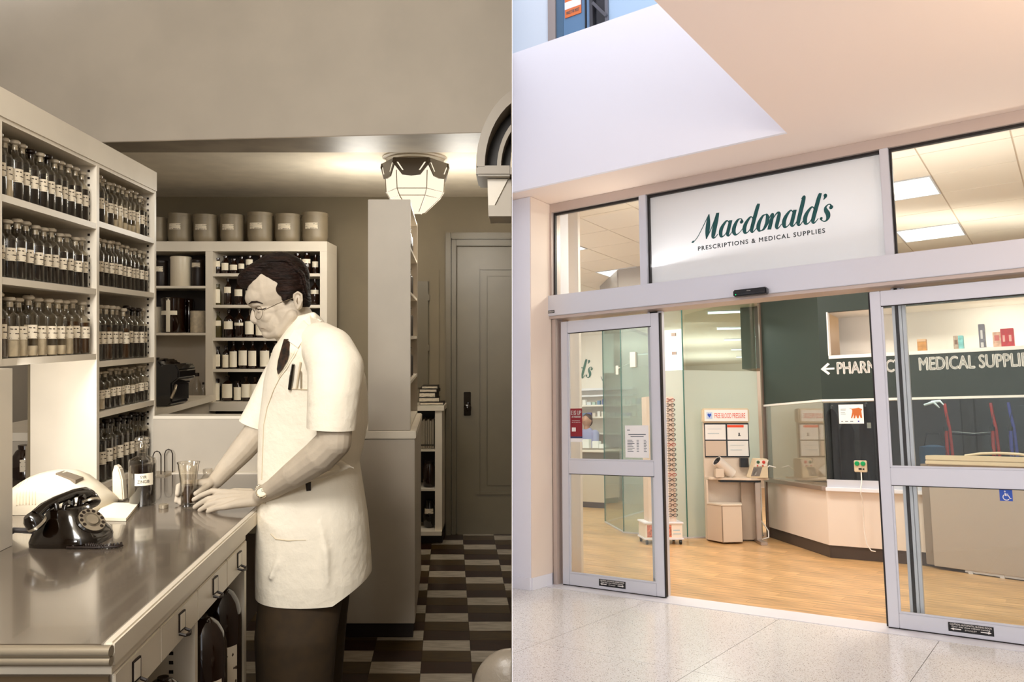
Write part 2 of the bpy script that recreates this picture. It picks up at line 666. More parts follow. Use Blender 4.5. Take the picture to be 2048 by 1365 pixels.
WX = -.0016
fl = thing('floor', 'dispensary floor of dark and light linoleum strips in steps', 'floor', kind='structure')
obj('subfloor', MB().box(-3.7, WX, -2.2, 5.95, -.06, -.004), m_floorbase, fl)
TW, TD = .2233, .1225
tile_me = {}
for c in range(-4, 3):
    for r in range(-4, 18):
        u0, y0 = -.1255 + c * TW, 3.652 + r * TD
        y1 = min(y0 + TD - .0016, 5.786)
        if u0 - KS * y0 > -.02 or y1 - y0 < .02:
            continue
        k = (r + c) % 3
        mt = (m_tileL, m_tileD, m_tileO)[k]
        cross = u0 + TW - KS * y0 > WX or y1 - y0 < TD - .003
        if cross:
            obj('floor_tile', MB().hexa([(u0 - KS * y0, y0, -.004), (u0 + TW - .0016 - KS * y0, y0, -.004), (u0 + TW - .0016 - KS * y1, y1, -.004), (u0 - KS * y1, y1, -.004)],
                                        [(u0 - KS * y0, y0, 0), (u0 + TW - .0016 - KS * y0, y0, 0), (u0 + TW - .0016 - KS * y1, y1, 0), (u0 - KS * y1, y1, 0)]), mt, fl, clip=('L', .003))
            continue
        if k not in tile_me:
            d = TD - .0016
            tile_me[k] = MB().hexa([(0, 0, -.004), (TW - .0016, 0, -.004), (TW - .0016 - KS * d, d, -.004), (-KS * d, d, -.004)],
                                   [(0, 0, 0), (TW - .0016, 0, 0), (TW - .0016 - KS * d, d, 0), (-KS * d, d, 0)]).mesh('floor_tile')
        link('floor_tile', tile_me[k], mt, fl, Matrix.Translation((u0 - KS * y0, y0, 0)))

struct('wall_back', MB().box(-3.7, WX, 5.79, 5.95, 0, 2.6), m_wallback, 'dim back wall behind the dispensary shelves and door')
struct('wall_left', MB().box(-3.2, -2.75, -2.2, 5.9, 0, 3.3, KS), m_wall, 'plaster side wall behind the bottle shelves')
struct('wall_front', MB().box(-3.7, WX, -2.2, -2.0, 0, 3.3), m_wall, 'plaster wall behind the camera in the dispensary')
struct('ceiling', MB().box(-3.7, WX, -2.2, 3.75, 3.2, 3.3), m_ceil, 'high plaster ceiling of the near part of the dispensary', 'ceiling')
struct('ceiling', MB().box(-3.7, WX, 3.9, 5.95, 2.477, 2.6), m_ceil, 'low pale ceiling with the opal lamp', 'ceiling')
bk = MB().prism([(-3.7, 3.99), (WX, 3.62), (WX, 4.013), (-3.7, 4.013)], 2.4005, 3.3)
struct('ceiling_drop', bk, m_wall, 'broad grey bulkhead across the top of the dispensary', 'bulkhead')
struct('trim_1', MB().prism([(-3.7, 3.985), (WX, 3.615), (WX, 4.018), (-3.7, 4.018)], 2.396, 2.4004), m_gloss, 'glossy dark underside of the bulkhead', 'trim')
for y0, y1 in ((.3, 5.95), (-2.2, -.3)):
    t0, t1 = -abs(y0) * .0003 - 5e-5, -abs(y1) * .00026 - 5e-5
    struct('wall_right', MB().prism([(-2e-5, y0), (-2e-5, y1), (t1, y1), (t0, y0)], -.05, 3.3), m_wall, 'added thin partition keeping dispensary and mall light apart')  # added divider at the seam, blocks light between the two places

# ---- door in the back wall
d1 = thing('door_1', 'olive grey panelled door with dark lock plate in a moulded frame', 'door', kind='structure')
YD = 5.79
def pbox(mb, x0, x1, y0, y1, Y, ya, yb):
    a, b = L(x0, y1, Y), L(x1, y0, Y)
    return mb.box(a.x, min(b.x, WX), ya, yb, a.z, b.z)
obj('casing', pbox(pbox(MB(), 892, 903, 467, 1070, YD, YD - .05, YD), 903.2, 1026, 467, 480, YD, YD - .05, YD), m_door, d1, bevel=.006)
obj('inner_casing', pbox(pbox(MB(), 903.5, 913, 480.5, 1068, YD, YD - .035, YD), 913.2, 1026, 480.5, 493, YD, YD - .035, YD), m_door, d1, bevel=.004)
obj('door_slab', pbox(MB(), 915, 1026, 495, 1069, YD, YD - .02, YD), m_door, d1)
obj('panel_moulding', pbox(pbox(pbox(MB(), 952, 960, 533, 989, YD, YD - .032, YD - .02), 960.2, 1026, 533, 541, YD, YD - .032, YD - .02), 960.2, 1026, 981, 989, YD, YD - .032, YD - .02), m_door, d1, bevel=.004)
obj('door_panel', pbox(MB(), 974, 1026, 553, 971, YD, YD - .026, YD - .02), m_door, d1, bevel=.004)
lk = obj('lock_plate', pbox(MB(), 928, 942, 784, 831, YD, YD - .03, YD - .02), m_black, d1, bevel=.003)
kp = L(935, 815, YD - .05)
obj('knob', MB().lathe([(.0, -.03), (.012, -.028), (.012, 0), (.026, .006), (.028, .02), (.015, .032), (0, .034)], 16), m_black, d1, Matrix.Translation(kp) @ Matrix.Rotation(pi / 2, 4, 'X'), smooth=40)
hp = thing('trim_2', 'narrow hatch door outlined on the back wall beside the door frame', 'hatch', kind='structure')
obj('hatch_panel', pbox(MB(), 836, 857, 563, 776, YD, YD - .018, YD), m_door, hp, bevel=.003)
obj('hatch_stile', pbox(MB(), 859, 879, 540, 806, YD, YD - .01, YD), m_wallback, hp, bevel=.003)
for yy in (590, 690):
    obj('hinge', pbox(MB(), 855, 860, yy, yy + 12, YD, YD - .026, YD - .018), m_door, hp)

# ---- counter with drawers
ct = thing('counter', 'long dispensing counter with glossy dark top and cream drawer fronts', 'counter', group=None)
CU, CT = -.597, .92
obj('counter_top', MB().box(-2.0, CU - .02, 1.396, 3.115, CT - .035, CT, KS), m_counter, ct)
obj('front_nosing', MB().box(CU - .0198, CU, 1.40, 3.12, CT - .045, CT + .001, KS), m_paint, ct, bevel=.004)
obj('end_nosing', MB().tube([(-2.1, 1.385, CT - .009), (CU - KS * 1.385 + .002, 1.385, CT - .009)], .0105, 10).tube([(-2.1, 1.385, CT - .026), (CU - KS * 1.385 + .002, 1.385, CT - .026)], .009, 10), m_metal, ct, smooth=50)
obj('apron', MB().box(-1.46, CU - .008, 1.41, 2.335, .86, CT - .0355, KS), m_paint, ct)
for va, vb, vh, lb in ((1.415, 1.64, 1.506, 0), (1.643, 1.879, 1.762, 0), (1.882, 2.128, 2.013, 0), (2.131, 2.333, 2.244, 0)):
    dr = obj('drawer', MB().box(-.95, CU - .004, va, vb, .782, .858, KS), m_paint, ct, bevel=.002)
    hb = Matrix.Translation((CU - .004 - KS * vh, vh, .818))
    mb = MB().box(0, .004, -.016, .016, -.012, .03)
    hd = obj('label_holder', mb, m_dark, dr, hb)
    obj('card', MB().box(.004, .0045, -.0125, .0125, -.008, .0265), m_paint, hd)
    obj('pull', MB().tube([(.003, -.016, -.014), (.016, -.014, -.018), (.02, 0, -.02), (.016, .014, -.018), (.003, .016, -.014)], .0035, 6), m_dark, dr, hb, smooth=50)
for v in (1.41, 1.865, 2.315):
    obj('upright', MB().box(-1.3, CU - .006, v, v + .02, .08, .781, KS), m_paint, ct)
obj('end_panel', MB().box(-1.9, CU - .01, 1.40, 1.409, .08, .86, KS), pm('end_panel_brown', '#5A4A36', .5), ct)
obj('cabinet_back', MB().box(-1.32, -1.30, 1.41, 2.335, .05, .86, KS), m_dark, ct)
obj('bay_shelf', MB().box(-1.3, CU - .012, 1.43, 2.315, .42, .44, KS), m_paint, ct)
obj('kick', MB().box(-1.3, CU - .06, 1.41, 2.335, 0, .08, KS), m_dark, ct)
mb = MB()
for v in (1.8645, 2.3145):
    for i in range(12):
        z = .757 - .022 * i
        x = CU - .062 - KS * v
        mb.box(x - .005, x + .005, v - .0012, v, z - .004, z + .004)
o = obj('peg_holes', mb, m_dark, ct)
o['kind'] = 'stuff'
obj('rear_support', MB().box(-1.95, -1.25, 2.5, 3.1, 0, CT - .036, KS), m_dark, ct)
obj('splash_panel', pbox(MB(), 308, 560, 838, 945, 3.127, 3.121, 3.15), m_paintg, ct)
obj('splash_ledge', pbox(MB(), 308, 560, 832, 838, 3.127, 3.118, 3.2), m_paint, ct)
obj('rear_counter_edge', pbox(MB(), 318, 560, 943, 949, 3.127, 3.09, 3.121), m_paint, ct)

# large bottles in the open bays
def big_bottle(px, Y, r, top, lab, dx=0):
    p = L(px, 1300, Y)
    b = thing('storage_bottle', lab, 'bottle', loc=(p.x, Y, .44), group='large brown bottles in the counter bays')
    h = top - .44
    obj('body', MB().lathe([(r * .9, 0), (r, .012), (r, h * .7), (r * .97, h * .78), (r * .86, h * .86), (r * .66, h * .93), (r * .4, h * .975), (r * .24, h * .985), (r * .24, h)], 28), m_dglass, b, smooth=50)
    obj('label', MB().lathe([(r * 1.012, h * .18), (r * 1.012, h * .52)], 8, (0, 0, 0), radians(-75), radians(-20)), m_label, b, smooth=30)
    obj('small_label', MB().lathe([(r * 1.012, h * .38), (r * 1.012, h * .48)], 6, (0, 0, 0), radians(-135), radians(-95)), m_paper, b, smooth=30)
big_bottle(437, 2.2, .062, .768, 'large brown storage bottle in the far counter bay, beside the end panel')
big_bottle(403, 2.0, .062, .755, 'large brown storage bottle in the far counter bay, nearer one')
big_bottle(326, 1.72, .05, .72, 'brown storage bottle just showing in the near counter bay')

# ---- tall shelving with stoppered bottles
sh = thing('shelving_unit', 'tall cream wall of shelves filled with stoppered bottles', 'shelves')
SU, SB = -1.22, -1.448
V0, V1, V2 = 2.149, 2.72, 3.272
obj('fascia', MB().box(SU - .03, SU + .004, 2.0, V2, 2.062, 2.14, KS), m_paint, sh)
obj('top_board', MB().box(SB, SU, 2.0, V2, 2.05, 2.062, KS), m_paint, sh)
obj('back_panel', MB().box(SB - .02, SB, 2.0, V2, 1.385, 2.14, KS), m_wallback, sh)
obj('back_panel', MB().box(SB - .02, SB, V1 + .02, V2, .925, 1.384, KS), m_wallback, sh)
SEC1 = (1.852, 1.6255, 1.401)
SEC2 = (1.863, 1.639, 1.3735, 1.196, .94)
for z in SEC1:
    obj('shelf', MB().box(SB, SU, 2.0, V1, z - .02, z, KS), m_paint, sh)
for z in SEC2:
    obj('shelf', MB().box(SB, SU, V1 + .021, V2 - .019, z - .02, z, KS), m_paint, sh)
obj('upright', MB().box(SB, SU + .001, V0 - .04, V0 - .004, 1.3815, 2.061, KS), m_paint, sh)
obj('upright', MB().box(SB, SU + .001, V1, V1 + .0208, CT + .002, 2.061, KS), m_paint, sh)
obj('upright', MB().box(SB, SU + .001, V2 - .0188, V2, CT + .002, 2.061, KS), m_paint, sh)
obj('support_post', MB().box(-1.44, -1.134, 1.98, 2.043, CT + .001, 1.3805, KS), m_paint, sh)
mb = MB()
for v, z0, z1 in ((V1, 1.42, 2.04), (V2 - .0188, 1.0, 2.04)):
    z = z0
    while z < z1:
        x = SU - .026 - KS * v
        mb.box(x - .004, x + .004, v - .0012, v, z - .004, z + .004)
        z += .0245
o = obj('peg_holes', mb, m_dark, sh)
o['kind'] = 'stuff'

BM = {}
def bottle_mesh(kind, h, r):
    k = (kind, round(h, 3), round(r, 4))
    if k in BM:
        return BM[k]
    nz = .66
    body = MB().lathe([(r * .93, 0), (r, .004), (r, h * nz), (r * .86, h * .715), (r * .5, h * .755), (r * .4, h * .775), (r * .4, h * .88), (r * .56, h * .885), (r * .56, h * .905)], 14).mesh('body', 40)
    lv = {'dark': .64, 'half': .5, 'brown': .6, 'powder': .42, 'empty': .18}[kind]
    liq = MB().lathe([(r * .9, .004), (r * .95, .006), (r * .95, h * lv * .98), (r * .93, h * lv)], 12).mesh('liquid', 40)
    st = MB().lathe([(r * .34, h * .84), (r * .36, h * .906), (r * .3, h * .92), (r * .62, h * .945), (r * .66, h * .975), (r * .5, h), (0, h)], 12).mesh('stopper', 40)
    lab = MB().lathe([(r * 1.02, h * .3), (r * 1.02, h * .52)], 6, (0, 0, 0), radians(-82), radians(2)).mesh('label', 40)
    BM[k] = (body, liq, st, lab)
    return BM[k]


def bottle(kind, h, r, loc, label, rz=0, dark_stop=False, group=None, lab=True, glass_m=None):
    b = thing('medicine_bottle', label, 'bottle', loc=loc, rz=rz, group=group)
    me = bottle_mesh(kind, h, r)
    link('body', me[0], glass_m or m_bglass, b)
    link('liquid', me[1], {'dark': m_liquid, 'half': m_liquid, 'brown': m_liquid2, 'powder': m_powder, 'empty': m_powder}[kind], b)
    link('stopper', me[2], m_stopd if dark_stop else m_stop, b)
    if lab:
        link('label', me[3], m_label, b)
    return b


def row(v0, v1, z, kinds, h, r, where, darks=''):
    n = len(kinds)
    K = {'d': 'dark', 'h': 'half', 'b': 'brown', 'p': 'powder', 'e': 'empty'}
    W_ = {'d': 'dark filled', 'h': 'half dark', 'b': 'brown filled', 'p': 'pale powder', 'e': 'near empty'}
    for i, k in enumerate(kinds):
        v = v0 + (v1 - v0) * (i + .5) / n
        hh = h * random.choice((.97, 1.0, 1.0, 1.03))
        u = SU - .036 + random.uniform(-.004, .004)
        bottle(K[k], round(hh, 3), r, (u - KS * v, v, z + .0004), f'{W_[k]} stoppered bottle, {ordn(i)} from the near end of the {where}',
               random.uniform(-.12, .12), k == 'd' and (str(i) in darks), f'stoppered bottles on the {where}')
row(V0 + .01, V1 - .01, SEC1[0], 'dpdhdhdddhdd', .176, .0225, 'near bay top shelf', '456')
row(V0 + .01, V1 - .01, SEC1[1], 'ddddddddddd', .172, .0245, 'near bay middle shelf', '')
row(V0 + .01, V1 - .01, SEC1[2], 'bppepeepbb', .178, .026, 'near bay lowest shelf', '')
row(V1 + .03, V2 - .03, SEC2[0], 'pdpdepeeepdd', .168, .0205, 'far bay top shelf', '')
row(V1 + .03, V2 - .03, SEC2[1], 'dddhdddddddd', .172, .0205, 'far bay second shelf', '')
row(V1 + .03, V2 - .03, SEC2[2], 'ddbddbdddd', .2, .0235, 'far bay third shelf', '678')
row(V1 + .03, V2 - .03, SEC2[3], 'hphhhphhhhh', .142, .0215, 'far bay fourth shelf', '')
row(V1 + .03, V2 - .03, SEC2[4], 'dddddddddd', .214, .0235, 'far bay bottom shelf', '0123456789')

# niche behind: a box file and a dark jar
p = L(33, 900, 2.66)
single('file_box', MB().box(-.028, .016, -.05, .05, 0, .16), pm('box_card', '#7A6E5C', .7), 'grey box file standing in the niche left of the white panel', 'box', loc=(p.x, 2.8, CT + .001), bevel=.004)
b = thing('niche_jar', 'dark jar with white label at the back of the niche', 'jar', loc=(L(50, 900, 3.0).x, 3.0, CT + .001))
obj('body', MB().lathe([(.04, 0), (.045, .01), (.045, .08), (.03, .105), (.022, .11), (.024, .125), (0, .125)], 18), m_dglass, b, smooth=45)
obj('label', MB().lathe([(.0458, .03), (.0458, .075)], 5, (0, 0, 0), radians(-80), radians(-35)), m_label, b)

# ---- things on the counter
def onct(px, py):
    Y = (EYE - CT) * F / (py - CY)
    return L(px, py, Y)
# streamlined machine
p = onct(120, 1019)
mc = thing('label_dispenser', 'cream streamlined desk machine with ribbed hood, under the white panel', 'machine', loc=(p.x, p.y, CT))
s = p.y / F
out = [(27, 1018), (26, 1000), (33, 984), (46, 969), (62, 957), (84, 948), (108, 944), (132, 945), (156, 955), (180, 974), (200, 994), (211, 1008), (210, 1018), (190, 1020), (120, 1021), (60, 1021)]
secs = []
for yy, k in ((-.085, .55), (-.08, .78), (-.06, .93), (-.02, 1), (.03, 1), (.07, .93), (.09, .78), (.095, .55)):
    secs.append([((x - 120) * s * (.85 + .15 * k), yy, .001 + (1020.5 - y) * s * k if y < 1020 else .001) for x, y in out])
obj('hood', MB().loft(secs), m_cream, mc, smooth=50)
mb = MB()
for i in range(7):
    x = 68 + i * 6
    top = 946.5 + abs(x - 112) * .13 + max(0, 80 - x) * .25
    pts = []
    for yy, k in ((-.083, .62), (-.0745, .84), (-.06, .935), (-.02, 1.004), (.03, 1.004)):
        pts.append(((x - 120) * s, yy - .001, (1020.5 - top) * s * k + .001))
    pts.insert(0, ((x - 120) * s, -.0862, (1020.5 - top) * s * .3))
    mb.tube(pts, .0016, 5)
obj('ribs', mb, pm('rib_shadow_enamel', '#CDBFA5', .4), mc)['kind'] = 'stuff'
a, b2 = ((128 - 120) * s, (1020.5 - 947) * s), ((167 - 120) * s, (1020.5 - 962) * s)
obj('ticket_slot', MB().hexa([(a[0], -.045, a[1] - .004), (b2[0], -.045, b2[1] - .004), (b2[0], .0, b2[1] + .001), (a[0], .0, a[1] + .001)],
                             [(a[0], -.045, a[1] + .006), (b2[0], -.045, b2[1] + .008), (b2[0], .0, b2[1] + .009), (a[0], .0, a[1] + .006)]), pm('slot_grey', '#6B5F50', .5), mc)
fin = [(193, 1017), (192, 960), (197, 942), (207, 950), (214, 975), (217, 1017)]
obj('side_fin', MB().hexa([((x - 120) * s, .097, (1021 - y) * s) for x, y in fin], [((x - 120) * s, .125, (1021 - y) * s) for x, y in fin]), m_cream, mc, bevel=.004)

# telephone
p = onct(135, 1088)
tp = thing('telephone', 'black rotary desk telephone with handset resting in its cradle', 'telephone', loc=(p.x - .005, p.y + .03, CT))
tp.scale = (.86, .86, .86)
s = p.y / F
base = []
for z, w, d, cxx in ((.001, .105, .095, .0), (.012, .106, .096, 0), (.03, .1, .09, 0), (.055, .08, .075, -.004), (.085, .058, .062, -.008), (.104, .05, .055, -.01), (.108, .04, .045, -.01)):
    ring = []
    for i in range(28):
        a = 2 * pi * i / 28
        q = 3.2
        ring.append((cxx + w * math.copysign(abs(cos(a)) ** (2 / q), cos(a)), d * math.copysign(abs(sin(a)) ** (2 / q), sin(a)), z))
    base.append(ring)
obj('base', MB().loft(base), m_black, tp, smooth=60)
dm = Matrix.Translation((.07, -.02, .066)) @ Euler((0, radians(46), radians(-22))).to_matrix().to_4x4()
dl = obj('dial', MB().lathe([(.046, -.014), (.047, 0), (.043, .004), (.0, .004)], 28), m_black, tp, dm, smooth=40)
obj('number_ring', MB().lathe([(.041, .0045), (.041, .0062), (.026, .0062), (.026, .0045)], 28), pm('number_plate', '#8E826F', .35), dl, smooth=40)
mb = MB()
for i in range(10):
    a = .5 + i * .5
    mb.lathe([(.0058, .0064), (.0058, .0074), (0, .0074)], 8, (cos(a) * .0335, sin(a) * .0335, 0))
obj('finger_holes', mb, m_dark, dl)['kind'] = 'stuff'
obj('dial_centre', MB().lathe([(.018, .004), (.018, .009), (0, .0095)], 18), m_metal, dl, smooth=40)
for y in (-.045, .04):
    obj('cradle', MB().tube([(-.02, y, .1), (-.022, y, .122), (-.036, y, .128)], .008, 8).tube([(-.0, y, .1), (.004, y, .122), (.018, y, .128)], .008, 8), m_black, tp, smooth=50)
h0, h1 = Vector((-.05, -.105, .082)), Vector((-.0, .105, .1))
hs = obj('handset', MB().tube([h0 + Vector((0, .0, .02)), h0 + Vector((.006, .03, .036)), Vector((-.032, -.03, .13)), Vector((-.016, .04, .138)), h1 + Vector((-.003, -.03, .036)), h1 + Vector((0, 0, .02))], [.017, .016, .0145, .0145, .016, .017], 12), m_black, tp, smooth=60)
for q, tz in ((h0, .6), (h1, -.5)):
    obj('receiver_cup', MB().lathe([(.014, .03), (.024, .018), (.029, .0), (.029, -.012), (.024, -.016), (0, -.016)], 20), m_black, hs, Matrix.Translation(q) @ Euler((tz * .8, -.5, 0)).to_matrix().to_4x4(), smooth=45)
    obj('cup_ring', MB().lathe([(.0296, -.002), (.0302, -.006), (.0296, -.01)], 20), m_metal, hs, Matrix.Translation(q) @ Euler((tz * .8, -.5, 0)).to_matrix().to_4x4(), smooth=45)
pts = []
a, b2 = Vector((.05, -.09, .006)), Vector((.19, -.075, .008))
for i in range(90):
    t = i / 89
    pts.append(a.lerp(b2, t) + Vector((0, .012 * sin(t * 7) + .0045 * cos(i * 1.25), .0045 * sin(i * 1.25))))
obj('cord', MB().tube([Vector((-.02, -.085, .01))] + pts + [Vector((.185, -.09, .006)), Vector((.12, -.098, .005)), Vector((.04, -.1, .006))], .0034, 6), m_dark, tp, smooth=60)
p = onct(60, 1062)
obj('rear_flex', MB().tube([(-.09, .02, .02), (-.13, -.0, .03), (-.16, -.03, .04), (-.2, -.04, .012)], .009, 8), m_dark, tp, smooth=60)

# note pad
a, b2, c2, d2 = onct(185, 1042), onct(252, 1044), onct(277, 1013), onct(212, 1011)
pad = thing('note_pad', 'thick white note pad lying beside the telephone', 'note pad', loc=(a.x, a.y, CT))
q = [Vector((v.x - a.x, v.y - a.y, 0)) for v in (a, b2, c2, d2)]
up = Vector((0, 0, .009))
obj('pages', MB().hexa([v + Vector((0, 0, .001)) for v in q], [v + up for v in q]), m_paper, pad)
obj('top_sheet', MB().hexa([v * .99 + Vector((.001, .002, .0092)) for v in q], [v * .99 + Vector((.001, .002, .0097)) for v in q]), m_paper, pad)

# large stoppered bottle of syrup
p = onct(285, 1010)
sb = thing('syrup_bottle', 'large glass-stoppered bottle of dark syrup standing on the counter', 'bottle', loc=(p.x, p.y, CT), rz=radians(0))
s = p.y / F
r = 25.5 * s
obj('body', MB().lathe([(r * .95, 0), (r, .005), (r, 86 * s), (r * .95, 92 * s), (r * .5, 97 * s), (r * .36, 99 * s), (r * .36, 116 * s), (r * .5, 117 * s), (r * .5, 121 * s), (r * .4, 122 * s)], 28), m_bglass2, sb, smooth=45)
obj('syrup', MB().lathe([(r * .9, .006), (r * .95, .009), (r * .95, 80 * s), (r * .9, 81 * s)], 24), m_liquid, sb, smooth=40)
obj('stopper', MB().lathe([(r * .3, 104 * s), (r * .32, 122 * s), (r * .26, 124 * s), (r * .22, 128 * s), (r * .55, 131 * s), (r * .5, 135 * s), (r * .2, 137 * s), (0, 138 * s)], 20), m_bglass2, sb, smooth=40)
obj('label', MB().lathe([(r * 1.012, 42 * s), (r * 1.012, 66 * s)], 10, (0, 0, 0), radians(-98), radians(-18)), m_paper, sb, smooth=40)
lt = None
for tx, zz in (('SYR', 56), ('ZINGIB', 47)):
    me = fit_text(tx, (11 if tx == 'SYR' else 22) * s, 6 * s)
    for v in me.vertices:
        ang = radians(-61) + (v.co.x - (5.5 if tx == 'SYR' else 11) * s) / r
        rr = r * 1.02 + v.co.z * .2
        v.co = Vector((rr * cos(ang), rr * sin(ang), zz * s + v.co.y))
    link('label_text', me, m_dark, sb)
# bottle cap lying free
p = onct(327, 1017)
single('bottle_cap', MB().lathe([(.014, 0), (.0145, .002), (.0145, .011), (.012, .013), (0, .013)], 18), m_metal, 'small metal bottle cap on the counter between bottle and glass', 'cap', loc=(p.x, p.y, CT + .0005), smooth=40)
# wire letter file
p = onct(318, 952)
wf = thing('wire_file', 'pair of bent wire hoops standing behind the syrup bottle', 'wire file', loc=(p.x, p.y, CT))
s = p.y / F
for dx, dy in ((-4, 0), (8, .05)):
    obj('hoop', MB().tube([((dx - 8) * s, dy, 0), ((dx - 8) * s, dy, 40 * s), ((dx - 5) * s, dy, 47 * s), (dx * s, dy, 49 * s), ((dx + 5) * s, dy, 47 * s), ((dx + 8) * s, dy, 40 * s), ((dx + 8) * s, dy, 0)], .0022, 6), m_dark, wf, smooth=60)
obj('tray', MB().box(-24 * s, 16 * s, -.02, .07, 0, .006), m_metal, wf)

# measuring glass and flat flask in front of the druggist
p = onct(377, 1013)
GL = p.copy()
mg = thing('measuring_glass', 'conical measuring glass with dark liquid held in his far hand', 'glass', loc=(p.x, p.y, CT))
s = p.y / F
obj('beaker', MB().lathe([(13 * s, 0), (14 * s, 2 * s), (14.5 * s, 8 * s), (16 * s, 50 * s), (20 * s, 84 * s), (22 * s, 88 * s), (20.5 * s, 88 * s), (14.5 * s, 50 * s), (12.5 * s, 8 * s), (0, 5 * s)], 24), m_bglass2, mg, smooth=40)
obj('liquid', MB().lathe([(11.5 * s, 9 * s), (13.5 * s, 42 * s), (0, 42 * s)], 20), m_liquid2, mg, smooth=40)
p = onct(415, 1004)
fk = thing('medicine_flask', 'small clear flat medicine flask beside the measuring glass', 'bottle', loc=(p.x, p.y, CT))
s = p.y / F
prof = [(-17, 0), (-17.5, 3), (-17.5, 36), (-15, 42), (-6, 54), (-5.5, 56), (-7, 57), (-7, 66), (7, 66), (7, 57), (5.5, 56), (6, 54), (15, 42), (17.5, 36), (17.5, 3), (17, 0)]
obj('body', MB().hexa([(x * s, -.012, z * s + .0005) for x, z in prof], [(x * s, .014, z * s + .0005) for x, z in prof]), m_bglass2, fk, bevel=.003, smooth=50)
obj('content', MB().box(-15 * s, 15 * s, -.009, .011, 3 * s, 14 * s), m_liquid2, fk, bevel=.002)

# ---- back shelving on the far wall
YB = 5.35
s = YB / F
bs = thing('back_shelving', 'white open shelving with brown bottles against the far wall', 'shelves')
def bbox(x0, x1, y0, y1, ya=0, yb=.3):
    a, b = L(x0, y1, YB), L(x1, y0, YB)
    return MB().box(a.x, b.x, YB + ya, YB + yb, a.z, b.z)
obj('top_board', bbox(262, 654, 483, 503), m_paint, bs)
obj('upright', bbox(640, 654, 503.2, 822), m_paint, bs)
obj('upright', bbox(411, 425.5, 503.2, 822), m_paint, bs)
obj('upright', bbox(262, 275, 503.2, 822), m_paint, bs)
obj('back_panel', bbox(275, 640, 503, 822, .285, .3), m_dark, bs)
obj('back_panel', bbox(275, 411, 671, 822, .28, .2849), m_paintg, bs)
for y0, y1 in ((572, 577), (666, 671)):
    obj('shelf', bbox(275, 411, y0, y1, .002, .284), m_paint, bs)
for y0, y1 in ((547, 553), (610, 616), (676, 682), (739, 744.5)):
    obj('shelf', bbox(425.6, 640, y0, y1, .002, .284), m_paint, bs)
obj('bottom_board', bbox(388, 654, 804.5, 822, -.03, .284), m_paint, bs)
obj('plinth', bbox(400, 640, 822.2, 900, .1, .284), m_dark, bs)
obj('foot', bbox(408, 421, 822.3, 900, -.01, .09), m_paint, bs)
BK = {}
def brown(px, wpx, rowy, hpx, lab, labspan=(.12, .55), neck=.3, mat=None, clear=False, lm=None, pale=False):
    p = L(px, rowy, YB + .08)
    ss = (YB + .08) / F
    b = thing('stock_bottle', lab, 'bottle', loc=(p.x, p.y, L(px, rowy, YB).z + .001), group='stock bottles on the back shelving')
    r, h = wpx / 2 * ss, hpx * ss
    k = (wpx, hpx, neck, labspan)
    if k not in BK:
        me = MB().lathe([(r * .94, 0), (r, h * .03), (r, h * .62), (r * .85, h * .7), (r * neck, h * .8), (r * neck, h * .93), (r * (neck + .12), h * .935), (r * (neck + .12), h), (0, h)], 16).mesh('body', 45)
        lb = MB().lathe([(r * 1.02, h * labspan[0]), (r * 1.02, h * labspan[1])], 8, (0, 0, 0), radians(-165), radians(-25)).mesh('label', 40)
        BK[k] = (me, lb)
    link('body', BK[k][0], mat or m_dglass, b)
    link('label', BK[k][1], lm or m_label, b)
ROWN = {547: 'top', 610: 'second', 676: 'third', 739: 'fourth', 804: 'lowest'}
B_ = [(435.5, 13, 547, 32, (.45, .8)), (451, 15, 547, 36, (.2, .6)), (468, 16, 547, 30, (.25, .6)), (483.5, 13, 547, 34, (.3, .6)), (499.5, 15, 547, 36, (.5, .8)), (521, 16, 547, 37, (.4, .7)), (595, 18, 547, 41, (.4, .75)), (613.5, 18, 547, 42, (.5, .7)), (631, 13, 547, 38, (.35, .65)),
      (434.5, 15, 610, 42, (.1, .75)), (456, 15, 610, 53, (.45, .68)), (478, 17, 610, 50, (.35, .62)), (500, 17, 610, 48, (.3, .6)), (630, 17, 610, 52, (.42, .58)),
      (436, 16, 676, 52, (.45, .65)), (458, 19, 676, 56, (.3, .58)), (479, 19, 676, 57, (.42, .52)), (500, 19, 676, 54, (.12, .6)), (521, 18, 676, 44, (.1, .7)),
      (435, 13, 739, 44, (.1, .65)), (452, 13, 739, 46, (.05, .6)), (467.6, 16, 739, 54, (.06, .64)), (486.7, 18, 739, 55, (.12, .66)), (505.7, 17, 739, 54, (.1, .66)), (530.5, 20, 739, 56, (.08, .64)), (551, 18, 739, 52, (.1, .6)),
      (434, 14, 804, 44, (.02, .8)), (456, 22, 804, 50, (.12, .68)), (476, 16, 804, 40, (.04, .68)), (493, 19, 804, 48, (.14, .7)), (511, 21, 804, 47, (.12, .72)), (533, 19, 804, 46, (.12, .7))]
cnt = {}
for px, w, ry, hp, ls in B_:
    i = cnt.get(ry, 0)
    cnt[ry] = i + 1
    mt = pm('olive_glass', '#4A4122', .2) if (px, ry) in ((436, 676), (434.5, 610)) else None
    nk = .3 if hp > 44 else .55
    brown(px, w, ry, hp, f'brown stock bottle with white label, {ordn(i)} along the {ROWN[ry]} back shelf', ls, nk, mt, lm=m_paper)
